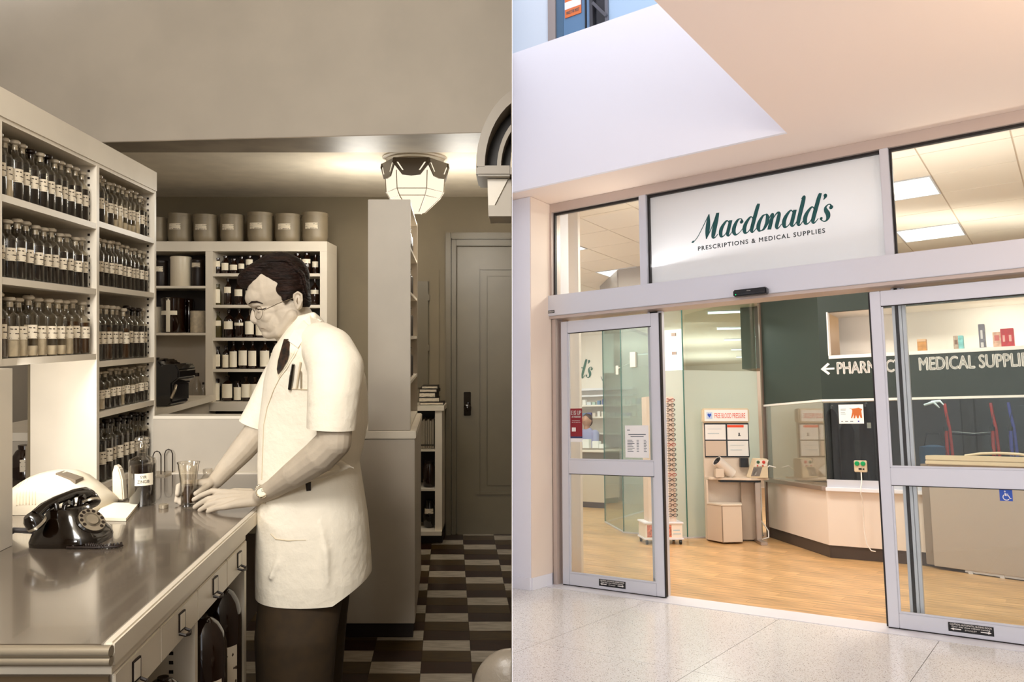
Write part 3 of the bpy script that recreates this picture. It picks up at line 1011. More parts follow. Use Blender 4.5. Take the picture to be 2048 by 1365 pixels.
# left column of the back shelving
def tin(px, wpx, by, hpx, mat, lab, cat, name, lid=True, strip=None, labm=None, labspan=(.55, .75), dy=.09):
    p = L(px, by, YB + dy)
    ss = (YB + dy) / F
    r, h = wpx / 2 * ss, hpx * ss
    b = thing(name, lab, cat, loc=(p.x, p.y, L(px, by, YB).z + .001))
    obj('body', MB().lathe([(r * .97, 0), (r, .004), (r, h * .92), (r * .98, h * .925)], 22), mat, b, smooth=45)
    if lid:
        obj('lid', MB().lathe([(r * 1.02, h * .9), (r * 1.03, h * .97), (r * .9, h * .995), (r * .2, h), (.0, h)], 22), mat, b, smooth=45)
    if labm:
        obj('label', MB().lathe([(r * 1.015, h * labspan[0]), (r * 1.015, h * labspan[1])], 8, (0, 0, 0), radians(-140), radians(-50)), labm, b, smooth=40)
    if strip:
        obj('strip_label', MB().lathe([(r * 1.02, h * .02), (r * 1.02, h * .98)], 2, (0, 0, 0), radians(-102), radians(-82)), labm or m_paper, b)
tin(322, 26, 572, 52, m_dark, 'dark tin with paper label in the top left of the back shelving', 'tin', 'drug_tin', labm=m_label)
tin(362, 40, 572, 60, m_cream, 'white enamel canister on the back shelving', 'canister', 'enamel_canister')
tin(396, 24, 572, 54, m_dark, 'dark tin with narrow label right of the white canister', 'tin', 'drug_tin', labm=m_label, labspan=(.7, .86))
tin(313, 20, 666, 52, m_cream, 'white tin beside the tall dark jar on the back shelving', 'tin', 'drug_tin')
tin(347, 46, 666, 70, m_dglass, 'tall dark jar with crossed white tape on the back shelving', 'jar', 'tape_jar', strip=True, labm=m_paper, labspan=(.5, .62))
tin(378, 18, 666, 68, m_dglass, 'narrow brown jar behind the pale ribbed jar', 'jar', 'narrow_jar', dy=.2)
tin(396, 29, 666, 44, m_powder, 'pale ribbed jar on the middle back shelf', 'jar', 'pale_jar')
for px, w, h, lb in ((394, 16, 57, 'tall clear bottle with dark cap beside the black machine'), (406.5, 8, 38, 'thin clear phial beside the shelf divider')):
    p = L(px, 804, YB + .05)
    ss = YB / F
    b = thing('clear_bottle', lb, 'bottle', loc=(p.x, p.y, L(px, 804.3, YB).z + .001))
    r, hh = w / 2 * ss, h * ss
    obj('body', MB().lathe([(r, 0), (r, hh * .6), (r * .4, hh * .75), (r * .4, hh * .9)], 16), m_bglass2, b, smooth=45)
    obj('cap', MB().lathe([(r * .55, hh * .88), (r * .55, hh), (0, hh)], 12), m_dark, b, smooth=45)
# canisters on top
for i, px in enumerate((311, 360, 411.5, 465, 521, 576.5, 630.5)):
    p = L(px, 483, YB + .1)
    ss = (YB + .1) / F
    w = 46 if i < 4 else 50
    h = (50, 58, 56, 56, 60, 57, 60)[i] * ss
    r = w / 2 * ss
    b = thing('canister', ('grey canister half hidden by the tall shelves' if i == 0 else f'grey lidded canister on the back shelving, {ordn(i - 1)} beside the bottle wall') if i < 6 else 'grey lidded canister at the end nearest the column',
              'canister', loc=(p.x, p.y, L(px, 483, YB).z + .001), group='grey canisters on top of the back shelving')
    obj('body', MB().lathe([(r * .8, 0), (r * .95, h * .08), (r, h * .2), (r, h * .9)], 24), m_canister, b, smooth=50)
    obj('lid', MB().lathe([(r * 1.03, h * .88), (r * 1.03, h * .98), (r * .9, h), (0, h)], 24), m_canister, b, smooth=50)
    obj('label', MB().lathe([(r * 1.015, h * .42), (r * 1.015, h * .62)], 8, (0, 0, 0), radians(-125), radians(-65)), m_label, b, smooth=40)
# side ledge and black machine
sl = thing('side_counter', 'white edged side counter carrying the black machine', 'counter')
obj('top', MB().box(-2.04, -1.58, 3.3, 5.3, 1.02, 1.055, KS), m_paint, sl)
obj('body', MB().box(-2.04, -1.62, 3.3, 5.3, 0, 1.019, KS), m_paintg, sl)
Y = 4.6
p = L(347, 838, Y)
s = Y / F
bm_ = thing('adding_machine', 'black office machine with keys on the side counter', 'machine', loc=(p.x - .03, Y, 1.056))
out = [(313, 838), (313, 745), (322, 737), (345, 739), (352, 748), (378, 746), (386, 758), (385, 775), (372, 785), (372, 822), (364, 838)]
obj('body', MB().hexa([((x - 347) * s, -.12, max(0, (829 - y) * s)) for x, y in out], [((x - 347) * s, .12, max(0, (829 - y) * s)) for x, y in out]), m_black, bm_, bevel=.008)
for x, y in ((318, 733), (328, 732), (345, 734), (365, 744)):
    obj('key', MB().lathe([(.006, 0), (.006, .012), (.012, .014), (.012, .02), (0, .02)], 10), m_dark, bm_, Matrix.Translation(((x - 347) * s, -.02, (829 - y - 6) * s - .01)))
obj('crank', MB().tube([((380 - 347) * s, -.12, .12), ((384 - 347) * s, -.16, .1), ((378 - 347) * s, -.17, .05)], .008, 8), m_metal, bm_, smooth=50)
obj('carriage', MB().box((314 - 347) * s, (336 - 347) * s, -.13, -.12, .2, .216), m_metal, bm_)

# ---- column-like shelf end and its low cabinet
YC = 3.80
s = YC / F
cb = thing('low_cabinet', 'grey low cabinet with ledge, behind the druggist', 'cabinet')
a, b2 = L(640, 1248, YC), L(829.5, 878, YC)
obj('body', MB().box(a.x + KS * YC, b2.x + KS * YC, YC, 4.63, .07, b2.z, KS), m_paintg, cb, bevel=.003)
obj('ledge', MB().box(a.x + KS * YC - .01, L(832, 0, YC).x + KS * YC, YC - .012, 4.64, b2.z, L(0, 862, YC).z, KS), m_paint, cb, bevel=.004)
obj('kick', MB().box(a.x + KS * YC, b2.x + KS * YC - .01, YC + .012, 4.62, 0, .07, KS), m_dark, cb)
cl = thing('double_shelving', 'tall narrow shelving with plain grey end panel, on the low cabinet', 'shelves')
xl, xr = L(736, 0, YC).x + KS * YC, L(821, 0, YC).x + KS * YC
z0, z1 = L(0, 862, YC).z + .001, L(0, 399, YC).z
obj('end_panel', MB().box(xl, xr, YC, YC + .018, z0, z1, KS), m_paintg, cl, bevel=.002)
obj('far_panel', MB().box(xl, xr, 4.61, 4.63, z0, z1 - .0, KS), m_paintg, cl)
obj('centre_panel', MB().box((xl + xr) / 2 - .006, (xl + xr) / 2 + .006, YC + .018, 4.61, z0, z1, KS), m_paintg, cl)
zs = [z0 + .001 + i * (z1 - z0 - .02) / 5 for i in range(6)]
for z in zs:
    obj('shelf', MB().box(xl + .002, xr - .002, YC + .0185, 4.609, z, z + .014, KS), m_paint, cl)
k = 0
for si, z in enumerate(zs[:5]):
    for j in range(4):
        v = YC + .07 + j * .17
        if si == 0:
            continue
        bottle('dark', .16, .026, (xr - .04 - KS * v, v, z + .0145), f'dark bottle, door side of narrow shelving, {ordn(j)} along {ordn(si)} shelf up', 0, True, 'bottles on the narrow shelving', False, m_dglass)
for si, z in enumerate(zs[:2]):
    for j in range(2):
        v = YC + .07 + j * .13
        bottle('dark', .16, .028, (xl + .03 - KS * v, v, z + .0145), f'dark bottle, druggist side of narrow shelving, {ordn(j)} along {("lowest", "second lowest")[si]} shelf', 0, True, 'bottles on the narrow shelving', True, m_dglass)

# ---- low bookcase by the door
YK = 5.5
s = YK / F
bc = thing('low_bookcase', 'low white bookcase standing left of the panelled door', 'bookcase')
def kbox(x0, x1, y0, y1, ya=0, yb=.26):
    a, b = L(x0, y1, YK), L(x1, y0, YK)
    return MB().box(a.x, b.x, YK + ya, YK + yb, a.z, b.z)
obj('top', kbox(800, 888, 812, 822, -.01), m_paint, bc)
obj('side', kbox(870, 884, 822.3, 1070), m_paint, bc)
obj('side', kbox(800, 808, 822.3, 1070), m_paint, bc)
obj('back', kbox(808, 870, 822.3, 1070, .25, .26), m_dark, bc)
for y in (900, 979):
    obj('shelf', kbox(808, 870, y, y + 3.5, .0, .25), m_paint, bc)
obj('bottom', kbox(808, 884, 1062, 1070, -.03, .25), m_paint, bc)
obj('plinth', kbox(800, 884, 1070.3, 1088.5, .03, .25), m_dark, bc)
m_mag = pm('magazine_grey', '#8F8472', .6)
for i, x in enumerate((841, 845, 849.5, 854, 858.5, 863)):
    a = L(x, 899.5, YK)
    b = thing('bound_volume', f'grey bound volume upright in the low bookcase, {ordn(i)} from the inner side', 'book', loc=(a.x, YK + .03, a.z + .001), group='bound volumes in the low bookcase')
    obj('cover', MB().box(0, 3.8 * s, 0, .17, 0, (56 + (i % 2) * 3) * s), m_mag, b, bevel=.002)
    obj('spine_band', MB().box(0, 3.8 * s, -.001, .0, .02, .03), m_dark, b)
z = L(0, 812, YK).z + .001
for i, (w, x, t) in enumerate(((48, 862, 6), (42, 856, 9), (34, 855, 10), (36, 857, 7), (33, 858, 6))):
    b = thing('book', f'dark book in the pile on the low bookcase, {("bottom one sticking out", "second from the bottom", "third from the bottom", "fourth from the bottom", "topmost")[i]}', 'book', loc=(L(x, 0, YK).x, YK + .1, z), rz=random.uniform(-.12, .12), group='pile of dark books on the low bookcase')
    obj('cover', MB().box(-w / 2 * s, w / 2 * s, -.07, .07, 0, t * s), m_dark, b, bevel=.002)
    obj('pages', MB().box(-w / 2 * s + .004, w / 2 * s - .004, -.0705, -.066, .004, t * s - .004), m_label, b)
    z += t * s + .0006
a = L(856, 1061, YK)
b = thing('dark_jug', 'dark glazed jug on the bottom shelf of the low bookcase', 'jug', loc=(a.x, YK + .1, a.z + .001))
obj('body', MB().lathe([(.035, 0), (.045, .02), (.048, .09), (.04, .14), (.025, .17), (.028, .19), (0, .19)], 18), m_black, b, smooth=50)
obj('label', MB().lathe([(.0485, .1), (.046, .135)], 8, (0, 0, 0), radians(-130), radians(-50)), m_label, b)
a = L(856, 978.5, YK)
b = thing('brown_jar', 'brown jar in the middle of the low bookcase', 'jar', loc=(a.x, YK + .09, a.z + .001))
obj('body', MB().lathe([(.042, 0), (.046, .01), (.046, .14), (.03, .17), (0, .17)], 18), m_dglass, b, smooth=50)
obj('lid', MB().lathe([(.033, .165), (.033, .185), (0, .187)], 18), m_dark, b, smooth=50)

# ---- ceiling lamp
YL = 4.5
c = L(830, 400, YL)
lp = thing('ceiling_lamp', 'six-sided opal glass ceiling lamp with dark metal collar', 'lamp', loc=(c.x, YL, 2.477))
obj('canopy', MB().lathe([(.185, 0), (.185, -.008), (.165, -.012), (.165, -.018), (.13, -.02), (.13, -.026), (.095, -.028), (.095, -.034), (.06, -.036), (.03, -.04), (0, -.042)], 36), m_paintg, lp, smooth=30)
obj('shade', MB().lathe([(.15, -.06), (.168, -.1), (.162, -.2), (.14, -.235), (.055, -.315), (.0, -.318)], 6, a0=radians(-90) + pi / 6, a1=radians(270) + pi / 6), m_lampg, lp)
mb = MB()
for k in range(6):
    a = radians(-90) + pi / 6 + k * pi / 3
    mb.tube([(cos(a) * r_, sin(a) * r_, z) for r_, z in ((.17, -.1), (.164, -.2), (.142, -.236), (.057, -.317))], .0028, 5)
for r_, z in ((.165, -.2), (.143, -.236)):
    mb.tube([(cos(radians(-60) + k * pi / 3) * r_, sin(radians(-60) + k * pi / 3) * r_, z) for k in range(7)], .0022, 5)
obj('glazing_bar', mb, pm('brass', '#8A7C66', .4), lp)
m_collar = pm('lamp_collar', '#4A3F31', .4)
for k in range(6):
    am = radians(-90) + k * pi / 3
    u = Vector((-sin(am), cos(am), 0))
    n = Vector((cos(am), sin(am), 0))
    P = lambda x, z, o_: tuple(n * (.15 + o_) + u * x + Vector((0, 0, z)))
    poly = [(-.1, -.035), (.1, -.035), (.105, -.06), (.05, -.13), (.0, -.136), (-.05, -.13), (-.105, -.06)]
    pl_ = obj('collar_plate', MB().hexa([P(x, z, .006 + (-z) * .06) for x, z in poly], [P(x, z, .013 + (-z) * .06) for x, z in poly]), m_collar, lp)
    if k in (0, 1, 5):
        for sx in (-1, 1):
            q = [(sx * .072, -.06), (sx * .08, -.06), (sx * .05, -.105), (sx * .042, -.105)]
            obj('slot', MB().hexa([P(x, z, .0125 + (-z) * .06) for x, z in q], [P(x, z, .0142 + (-z) * .06) for x, z in q]), m_lampg, pl_)
for dx, dy in ((.28, .15), (-.34, .2)):
    lamp('lamp_glow_fill', 'POINT', (c.x + dx, YL + dy, 2.14), 14, (1, .95, .85), .14)  # added points beside the shade, stand in for its glow on the ceiling

# ---- arched speaker housing and its bracket, cut by the partition
YA = 3.3
s = YA / F
sp = thing('arched_speaker', 'arched grille housing with curved louvres near the ceiling', 'speaker')
def arch(cxp, cyp, a_, b_, n=24):
    return [L(cxp - a_ * cos(t), cyp - b_ * sin(t), YA) for t in [pi * i / n for i in range(n + 1)]]
def ring(o_, i_, ya, yb):
    mb = MB()
    n = len(o_)
    vs = []
    for yy in (ya, yb):
        vs += [(v.x, YA + yy, v.z) for v in o_] + [(v.x, YA + yy, v.z) for v in i_]
    fs = []
    for k in range(n - 1):
        fs += [(k, k + 1, n + k + 1, n + k), (2 * n + k, 3 * n + k, 3 * n + k + 1, 2 * n + k + 1), (k, 2 * n + k, 2 * n + k + 1, k + 1), (n + k, n + k + 1, 3 * n + k + 1, 3 * n + k)]
    fs += [(0, n, 3 * n, 2 * n), (n - 1, 3 * n - 1, 4 * n - 1, 2 * n - 1)]
    return mb.add(vs, fs)
m_arch = pm('arch_paint', '#9A8F80', .4)
obj('frame', ring(arch(1078, 338, 125, 168), arch(1078, 338, 108, 146), -.05, .22), m_arch, sp, clip=('L', .0035), smooth=35)
obj('sill', pbox(MB(), 953, 1030, 336, 357, YA, YA - .055, YA + .22), m_arch, sp, bevel=.008)
obj('backing', ring(arch(1078, 338, 109, 147), arch(1078, 338, 2, 2), .1, .13), m_dark, sp, clip=('L', .0035))
for a_, b_ in ((84, 116), (58, 84)):
    obj('louvre', ring(arch(1078, 338, a_, b_), arch(1078, 338, a_ - 8, b_ - 9), -.02, .1), m_arch, sp, clip=('L', .0035), smooth=35)
br = thing('speaker_bracket', 'white boxed bracket under the arched grille housing', 'bracket')
obj('cheek', MB().hexa([L(975, 358, YA), L(1016, 358, YA), L(977, 434, YA)], [v + Vector((.0, .03, 0)) for v in (L(975, 358, YA), L(1016, 358, YA), L(977, 434, YA))]), m_paint, br)
obj('box', MB().hexa([L(1018, 358, YA) + Vector((0, .012, 0)), L(1023, 358, YA) + Vector((-.001, .012, 0)), L(1023, 433, YA) + Vector((-.001, .012, 0)), L(979, 434, YA) + Vector((0, .012, 0))],
                     [v + Vector((0, .2, 0)) for v in (L(1018, 358, YA), L(1023, 358, YA) + Vector((-.001, 0, 0)), L(1023, 433, YA) + Vector((-.001, 0, 0)), L(979, 434, YA))]), m_paintg, br)
obj('bottom_rail', pbox(MB(), 977, 1022.6, 411, 433, YA, YA - .004, YA + .011), m_paintg, br)

# ---- grey chair top in the near corner
Y = 1.75
cc = L(1022, 1378, Y)
ch = thing('swivel_chair', 'rounded grey chair back in the near corner beside the partition', 'chair', loc=(0, 0, 0))
mb = MB().ell((cc.x, Y, cc.z), (.084, .05, .088), None, 32, 20)
obj('backrest', mb, pm('grey_leather', '#877D70', .35, bump=.1, bscale=60), ch, clip=('L', .002), smooth='all')
obj('post', MB().tube([(cc.x - .045, Y, cc.z - .06), (cc.x - .06, Y + .0, .44)], .014, 10), m_metal, ch, smooth=50)
obj('seat', MB().lathe([(.02, .42), (.1, .42), (.112, .44), (.1, .47), (0, .475)], 24, (cc.x - .117, Y + .0, 0)), pm('seat_leather', '#8A7F70', .4), ch, smooth=50)
obj('pedestal', MB().tube([(cc.x - .117, Y, .06), (cc.x - .117, Y, .42)], .022, 12), m_metal, ch, smooth=50)
for k in range(4):
    a = pi / 4 + k * pi / 2
    obj('leg', MB().bar((cc.x - .117, Y, .07), (cc.x - .117 + .1 * cos(a), Y + .1 * sin(a), .014), .028, .026), m_metal, ch)

# =================================================================== THE DRUGGIST
YM = 2.5
SP = YM / F
def H(px, py, dy=0.0):
    return L(px, py, YM + dy)
def R_(px):
    return px * SP

man = thing('person', 'man in short-sleeved white coat and dark tie mixing at the counter, head bent', 'person', loc=(H(620, 0).x, YM, 0))
MI = Matrix.Translation(-Vector((H(620, 0).x, YM, 0)))
def tilt(deg, yaw=0):
    return (Matrix.Rotation(radians(yaw), 3, 'Z') @ Matrix.Rotation(radians(deg), 3, 'Y'))

# --- body: head, neck, trunk, arms and hands as one surface
mb = MB()
mb.ell(H(552, 574), (R_(56), .074, R_(58)), tilt(-12))                       # skull
mb.ell(H(528, 590, -.004), (R_(38), .06, R_(28)), tilt(-24))               # forehead
mb.ell(H(547, 630, -.002), (R_(33), .054, R_(42)), tilt(20))                # mid face
mb.ell(H(560, 645, 0), (R_(34), .058, R_(32)), tilt(25))                    # jaw
mb.ell(H(536, 667, -.006), (R_(12), .024, R_(11)))                          # chin
for sgn in (-1, 1):
    mb.chain([(H(538, 670, sgn * .012), R_(9)), (H(560, 664, sgn * .04), R_(12)), (H(584, 632, sgn * .056), R_(12))], 12)   # jawline
    mb.ell(H(536, 634, sgn * .034 - .004), (R_(17), .022, R_(14)))           # cheek
    mb.ell(H(522, 621, sgn * .033 - .006), (R_(8), .015, R_(6)))           # closed lid
    mb.chain([(H(505, 611, sgn * .006 - .01), R_(5.5)), (H(509, 609, sgn * .03 - .006), R_(6)), (H(519, 608.5, sgn * .042 - .004), R_(5.5))], 10)  # brow
    mb.ell(H(512.5, 642.5, sgn * .012 - .012), (R_(6), .008, R_(5)))         # nostril
    e = H(596, 603, sgn * .078)
    mb.ell(e, (R_(9), .008, R_(17)), tilt(-12))                              # ear
    mb.tube([e + Vector((R_(x), sgn * .008, R_(z))) for x, z in ((-7, 4), (-6, 13), (1, 18), (8, 13), (9, 2), (5, -9), (-1, -16))], .0042, 8)
mb.chain([(H(511, 614, -.012), R_(5)), (H(508, 628, -.014), R_(6.5)), (H(507.5, 639, -.015), R_(7.5)), (H(511, 643, -.013), R_(6.5))], 12)
mb.chain([(H(518, 618, -.008), R_(7)), (H(518, 640, -.01), R_(11))], 12)  # nose
mb.ell(H(526, 651, -.01), (R_(9), .026, R_(7)), tilt(15))                    # upper lip base
for y_, r_, w_ in ((654.5, 3.6, .02), (660.5, 4.0, .018)):
    mb.chain([(H(526 + (y_ - 654) * .3, y_, -w_ - .008), R_(r_ * .7)), (H(519.5 + (y_ - 654) * .55, y_, -.01), R_(r_)), (H(526 + (y_ - 654) * .3, y_, w_ - .008), R_(r_ * .7))], 10)
mb.chain([(H(578, 625, 0), .062), (H(596, 655, .0), .064), (H(620, 700, .0), .075)], 20)      # neck
mb.chain([(H(570, 664, 0), .038), (H(600, 690, 0), .06)], 16)
mb.ell(H(628, 790, .02), (R_(75), .11, R_(110)))                               # trunk
mb.ell(H(620, 990, .03), (R_(75), .105, R_(150)))
# near arm
SHn, ELn, WRn = H(668, 718, -.17), H(668, 884, -.23), H(523, 991, -.09)
mb.chain([(SHn, .06), (H(672, 800, -.22), .054), (ELn, .05), (H(640, 912, -.215), .0505), (H(590, 948, -.185), .041), (H(548, 977, -.13), .03), (WRn, .0255)])
kn = [(447, 985, -.045), (437, 995, -.058), (434, 1006, -.073), (447, 1015, -.09)]
for k, (x, y, d) in enumerate(kn):
    base = H(512, 993 + k * 3.2, -.062 - k * .007)
    mb.chain([(WRn, .021), (base, .0165), (H((x + 500) / 2, (y + 993 + k * 3) / 2, d + .003), .0142), (H(x, y, d), .0112 if k < 3 else .0098)], 12)
def finger(pts, r0, r1):
    n = len(pts) - 1
    mb.chain([(H(*p), r0 + (r1 - r0) * i / n) for i, p in enumerate(pts)], 12)
finger([(447, 985, -.045), (424, 983, -.04), (402, 992, -.03), (388, 1000, -.022)], .0104, .0078)      # index
finger([(437, 995, -.058), (416, 999, -.056), (400, 1008, -.05), (390, 1015, -.046)], .0104, .008)     # middle
finger([(434, 1006, -.073), (418, 1010, -.071), (407, 1017, -.067), (400, 1021.5, -.064)], .0102, .0078)  # ring
finger([(447, 1015, -.09), (434, 1017, -.088), (423, 1021, -.083), (416, 1024, -.08)], .0092, .0072)      # little
finger([(500, 986, -.04), (470, 984, -.012), (445, 988, .006), (430, 990, .012)], .0135, .0085)           # thumb behind
# far arm
SHf, ELf, WRf = H(600, 716, .17), H(512, 868, .19), H(431, 962, .08)
mb.chain([(SHf, .058), (H(560, 790, .2), .053), (ELf, .047), (H(484, 902, .16), .042), (H(455, 935, .12), .033), (WRf, .0265)])
for k, (x, y, d) in enumerate(((398, 966, .045), (396, 976, .052), (397, 987, .056), (402, 998, .056))):
    mb.chain([(WRf, .021), (H((x + 431) / 2 + 4, (y + 962) / 2 + 2, d + .012), .0155), (H(x, y, d), .0108)], 12)
finger([(398, 966, .045), (374, 966, .05), (357, 973, .038), (355, 989, .022)], .0102, .008)
finger([(396, 976, .052), (374, 978, .056), (357, 986, .044), (353, 1003, .024)], .0104, .008)
finger([(397, 987, .056), (376, 990, .056), (363, 996, .04), (361, 1007, .022)], .0102, .0078)
finger([(402, 998, .056), (386, 1001, .055), (372, 1004, .045), (366, 1010, .03)], .0092, .0072)
finger([(420, 968, .055), (408, 978, .03), (398, 985, .004), (392, 988, -.006)], .0125, .0088)
body = remesh(mb, .0026, 4, .5)
link('body', body, m_skin, man, MI)

# --- hair, brows, lashes
hb = MB()
hb.ell(H(566, 548, 0), (R_(53), .079, R_(43)), tilt(14))
hb.ell(H(519, 551, -.004), (R_(45), .064, R_(25)), tilt(-20))
hb.ell(H(494, 562, -.006), (R_(18), .05, R_(16)), tilt(-35))
hb.ell(H(586, 566, 0), (R_(31), .079, R_(46)), tilt(-14))
hb.ell(H(575, 552, 0), (R_(42), .08, R_(42)), tilt(10))
hb.ell(H(604, 594, 0), (R_(15), .062, R_(26)), tilt(-18))
for sgn in (-1, 1):
    hb.ell(H(573, 580, sgn * .062), (R_(22), .02, R_(16)), tilt(10))
    hb.ell(H(570, 592, sgn * .072), (R_(7), .008, R_(14)), tilt(8))
for i in range(26):
    t = i / 25
    y = -.068 + .136 * t
    k = math.sqrt(max(.05, 1 - (y / .082) ** 2))
    hb.tube([H(482 + 5 * math.sin(i * 2.1), 568, y * .7), H(498, 543 - 8 * k, y * .9), H(535, 535 - 21 * k + 2 * sin(i * 1.7), y), H(575, 532 - 20 * k, y), H(606, 556 - 8 * k, y * .95), H(615, 590, y * .8)], [.004, .0075, .0075, .007, .006, .003], 6)
link('hair', remesh(hb, .0042, 1, .4), m_hair, man, MI)
bv = BVHTree.FromPolygons([v.co.copy() for v in body.vertices], [tuple(p.vertices) for p in body.polygons])
CAMP = Vector((0, 0, EYE))
def cast(bvh, px, py, off):
    d = (L(px, py, 1) - CAMP).normalized()
    h = bvh.ray_cast(CAMP, d)
    return (h[0] + h[1] * off) if h[0] else L(px, py, YM)
def trace(bvh, pts, off, r, seg=6):
    return MB().tube([cast(bvh, x, y, off) for x, y in pts], r, seg)
obj('eyebrow', trace(bv, [(498, 608), (504, 604), (514, 603.5), (526, 607)], .0012, [.0014, .0032, .003, .0012]), m_hair, man, MI, smooth=60)
obj('eyelash', trace(bv, [(511, 617), (517, 619.5), (525, 619.5), (533, 616.5)], .0006, [.001, .0024, .0024, .001]), m_hair, man, MI)
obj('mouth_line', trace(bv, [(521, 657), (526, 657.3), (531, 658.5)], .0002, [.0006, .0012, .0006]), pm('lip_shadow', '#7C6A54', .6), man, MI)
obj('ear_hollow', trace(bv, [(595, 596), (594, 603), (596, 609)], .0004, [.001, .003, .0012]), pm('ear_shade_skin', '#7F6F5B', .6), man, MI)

# --- spectacles
sp_ = thing('spectacles', None, None)
del sp_
gm = MB()
for cx_, dy in ((517, -.058), (507, .02)):
    c = H(cx_, 626, dy)
    gm.tube([c + Vector((R_(11) * cos(2 * pi * i / 24), -.016 * cos(2 * pi * i / 24), R_(13) * sin(2 * pi * i / 24))) for i in range(25)], .0009, 6)
gm.tube([H(509, 623, -.04), H(505, 618.5, -.02), H(504, 622, -.004)], .001, 6)
gm.tube([H(528, 621, -.07), H(555, 608, -.084), H(588, 596, -.088)], .0011, 6)
obj('spectacles', gm, pm('wire_frame', '#6C604E', .3, .6), man, MI, smooth=60)

# --- white coat
K = 36
def oval(py, x0, x1, dep, dyc=0.0, p=2.35):
    c = H((x0 + x1) / 2, py)
    w = R_((x1 - x0) / 2)
    ring_ = []
    for i in range(K):
        a = 2 * pi * i / K
        ring_.append((c.x + w * math.copysign(abs(cos(a)) ** (2 / p), cos(a)), YM + dyc + dep * math.copysign(abs(sin(a)) ** (2 / p), sin(a)), c.z))
    return ring_
cm = MB()
cm.loft([oval(*a) for a in ((636, 596, 640, .066, 0), (655, 582, 654, .095, 0), (672, 572, 676, .14, 0), (695, 556, 700, .165, 0), (722, 544, 717, .17, .01), (760, 531, 727, .165, .02), (800, 524, 730, .16, .03), (850, 516, 730, .155, .035), (900, 515, 720, .15, .035), (928, 514, 712, .148, .035), (965, 515, 718, .152, .035), (1040, 513, 730, .165, .03), (1100, 512, 735, .172, .03), (1150, 512, 738, .178, .03), (1215, 513, 733, .178, .03))])
def sleeve(chain_, at, no):
    me = remesh(MB().chain(chain_, 24), .0065, 3)
    b_ = bmesh.new()
    b_.from_mesh(me)
    bmesh.ops.bisect_plane(b_, geom=b_.verts[:] + b_.edges[:] + b_.faces[:], plane_co=at, plane_no=no, clear_outer=True)
    ret = bmesh.ops.extrude_edge_only(b_, edges=[e for e in b_.edges if e.is_boundary])
    vs_ = [g for g in ret['geom'] if isinstance(g, bmesh.types.BMVert)]
    c_ = sum((v.co for v in vs_), Vector()) / len(vs_)
    for v in vs_:
        v.co = c_ + (v.co - c_) * .95 - no.normalized() * .012
    b_.to_mesh(me)
    b_.free()
    for p_ in me.polygons:
        p_.use_smooth = True
    me.set_sharp_from_angle(angle=radians(50))
    link('sleeve', me, m_coat, man, MI)
sleeve([(H(640, 690, -.1), .07), (H(658, 705, -.14), .078), (H(672, 738, -.178), .083), (H(668, 790, -.208), .076), (H(662, 870, -.225), .07)], H(657, 857, -.22), Vector((-.06, 0, -1)))
sleeve([(H(604, 700, .11), .07), (H(565, 760, .185), .07), (H(532, 822, .2), .066), (H(508, 862, .2), .062)], H(512, 850, .2), Vector((-.35, 0, -1)))
cm.chain([(H(640, 690, -.1), .06), (H(655, 706, -.13), .066), (H(662, 740, -.145), .06)], 20)
cm.chain([(H(604, 700, .11), .06), (H(585, 740, .15), .05)], 20)
cm.tube([H(580, 645, .0), H(600, 640, -.05), H(626, 634, -.058), H(644, 646, -.02)], [.012, .016, .018, .012], 10)     # collar roll
for a in ((540, 1160, 565, 1090, .0), (655, 1170, 640, 1040, 0), (600, 965, 700, 935, 0), (640, 915, 712, 938, 0)):
    p0, p1 = (a[0], a[1]), (a[2], a[3])
    dep = -.136
    cm.tube([H(p0[0], p0[1], dep), H((p0[0] + p1[0]) / 2 + 4, (p0[1] + p1[1]) / 2, dep + .004), H(p1[0], p1[1], dep + .012)], [.006, .011, .004], 8)
coat = remesh(cm, .0068, 5, .5)
# cut the hem and the cuffs clean
bm = bmesh.new()
bm.from_mesh(coat)
def cut(co, no):
    g = bm.verts[:] + bm.edges[:] + bm.faces[:]
    bmesh.ops.bisect_plane(bm, geom=g, plane_co=co, plane_no=no, clear_outer=True)
cut(H(620, 1186), Vector((.0, 0, -1)))
cut(H(700, 1176), Vector((.6, 0, -1)))
bm.to_mesh(coat)
bm.free()
for p_ in coat.polygons:
    p_.use_smooth = True
link('coat', coat, m_coat, man, MI)
bc_ = BVHTree.FromPolygons([v.co.copy() for v in coat.vertices], [tuple(p.vertices) for p in coat.polygons])
m_shadow = pm('cuff_lining', '#8D7E68', .8)
m_seam = pm('coat_seam', '#D8C8AC', .8)
m_seam = pm('coat_seam', '#D8C8AC', .8)
def patch(bvh, poly, off, th=.0012):
    q = [cast(bvh, x, y, off) for x, y in poly]
    c = [cast(bvh, x, y, off + th) for x, y in poly]
    return MB().hexa(q, c)
# shirt vee and tie
m_shirt = pm('shirt_white', '#EFE2C8', .7)
def strip(bvh, left, right, off, th=.0014):
    mb = MB()
    for (a, b), (c, d) in zip(zip(left, right), zip(left[1:], right[1:])):
        q = [a, b, d, c]
        mb.hexa([cast(bvh, *x, off) for x in q], [cast(bvh, *x, off + th) for x in q])
    return mb
obj('shirt_front', strip(bc_, [(572, 680), (562, 700), (556, 715), (554, 738), (556, 752)], [(600, 672), (597, 692), (588, 708), (574, 732), (558, 755)], .001), m_shirt, man, MI)
obj('tie', strip(bc_, [(571, 681), (568, 690), (563, 708), (559, 722), (557, 738), (558, 746)], [(579, 681), (581, 690), (580, 708), (576, 722), (567, 738), (559, 748)], .004, .003), m_tie, man, MI)
obj('collar', strip(bc_, [(578, 684), (590, 664), (606, 644), (620, 630)], [(597, 697), (608, 682), (624, 662), (640, 642)], .003, .004).add([], []), m_coat, man, MI, smooth=50)
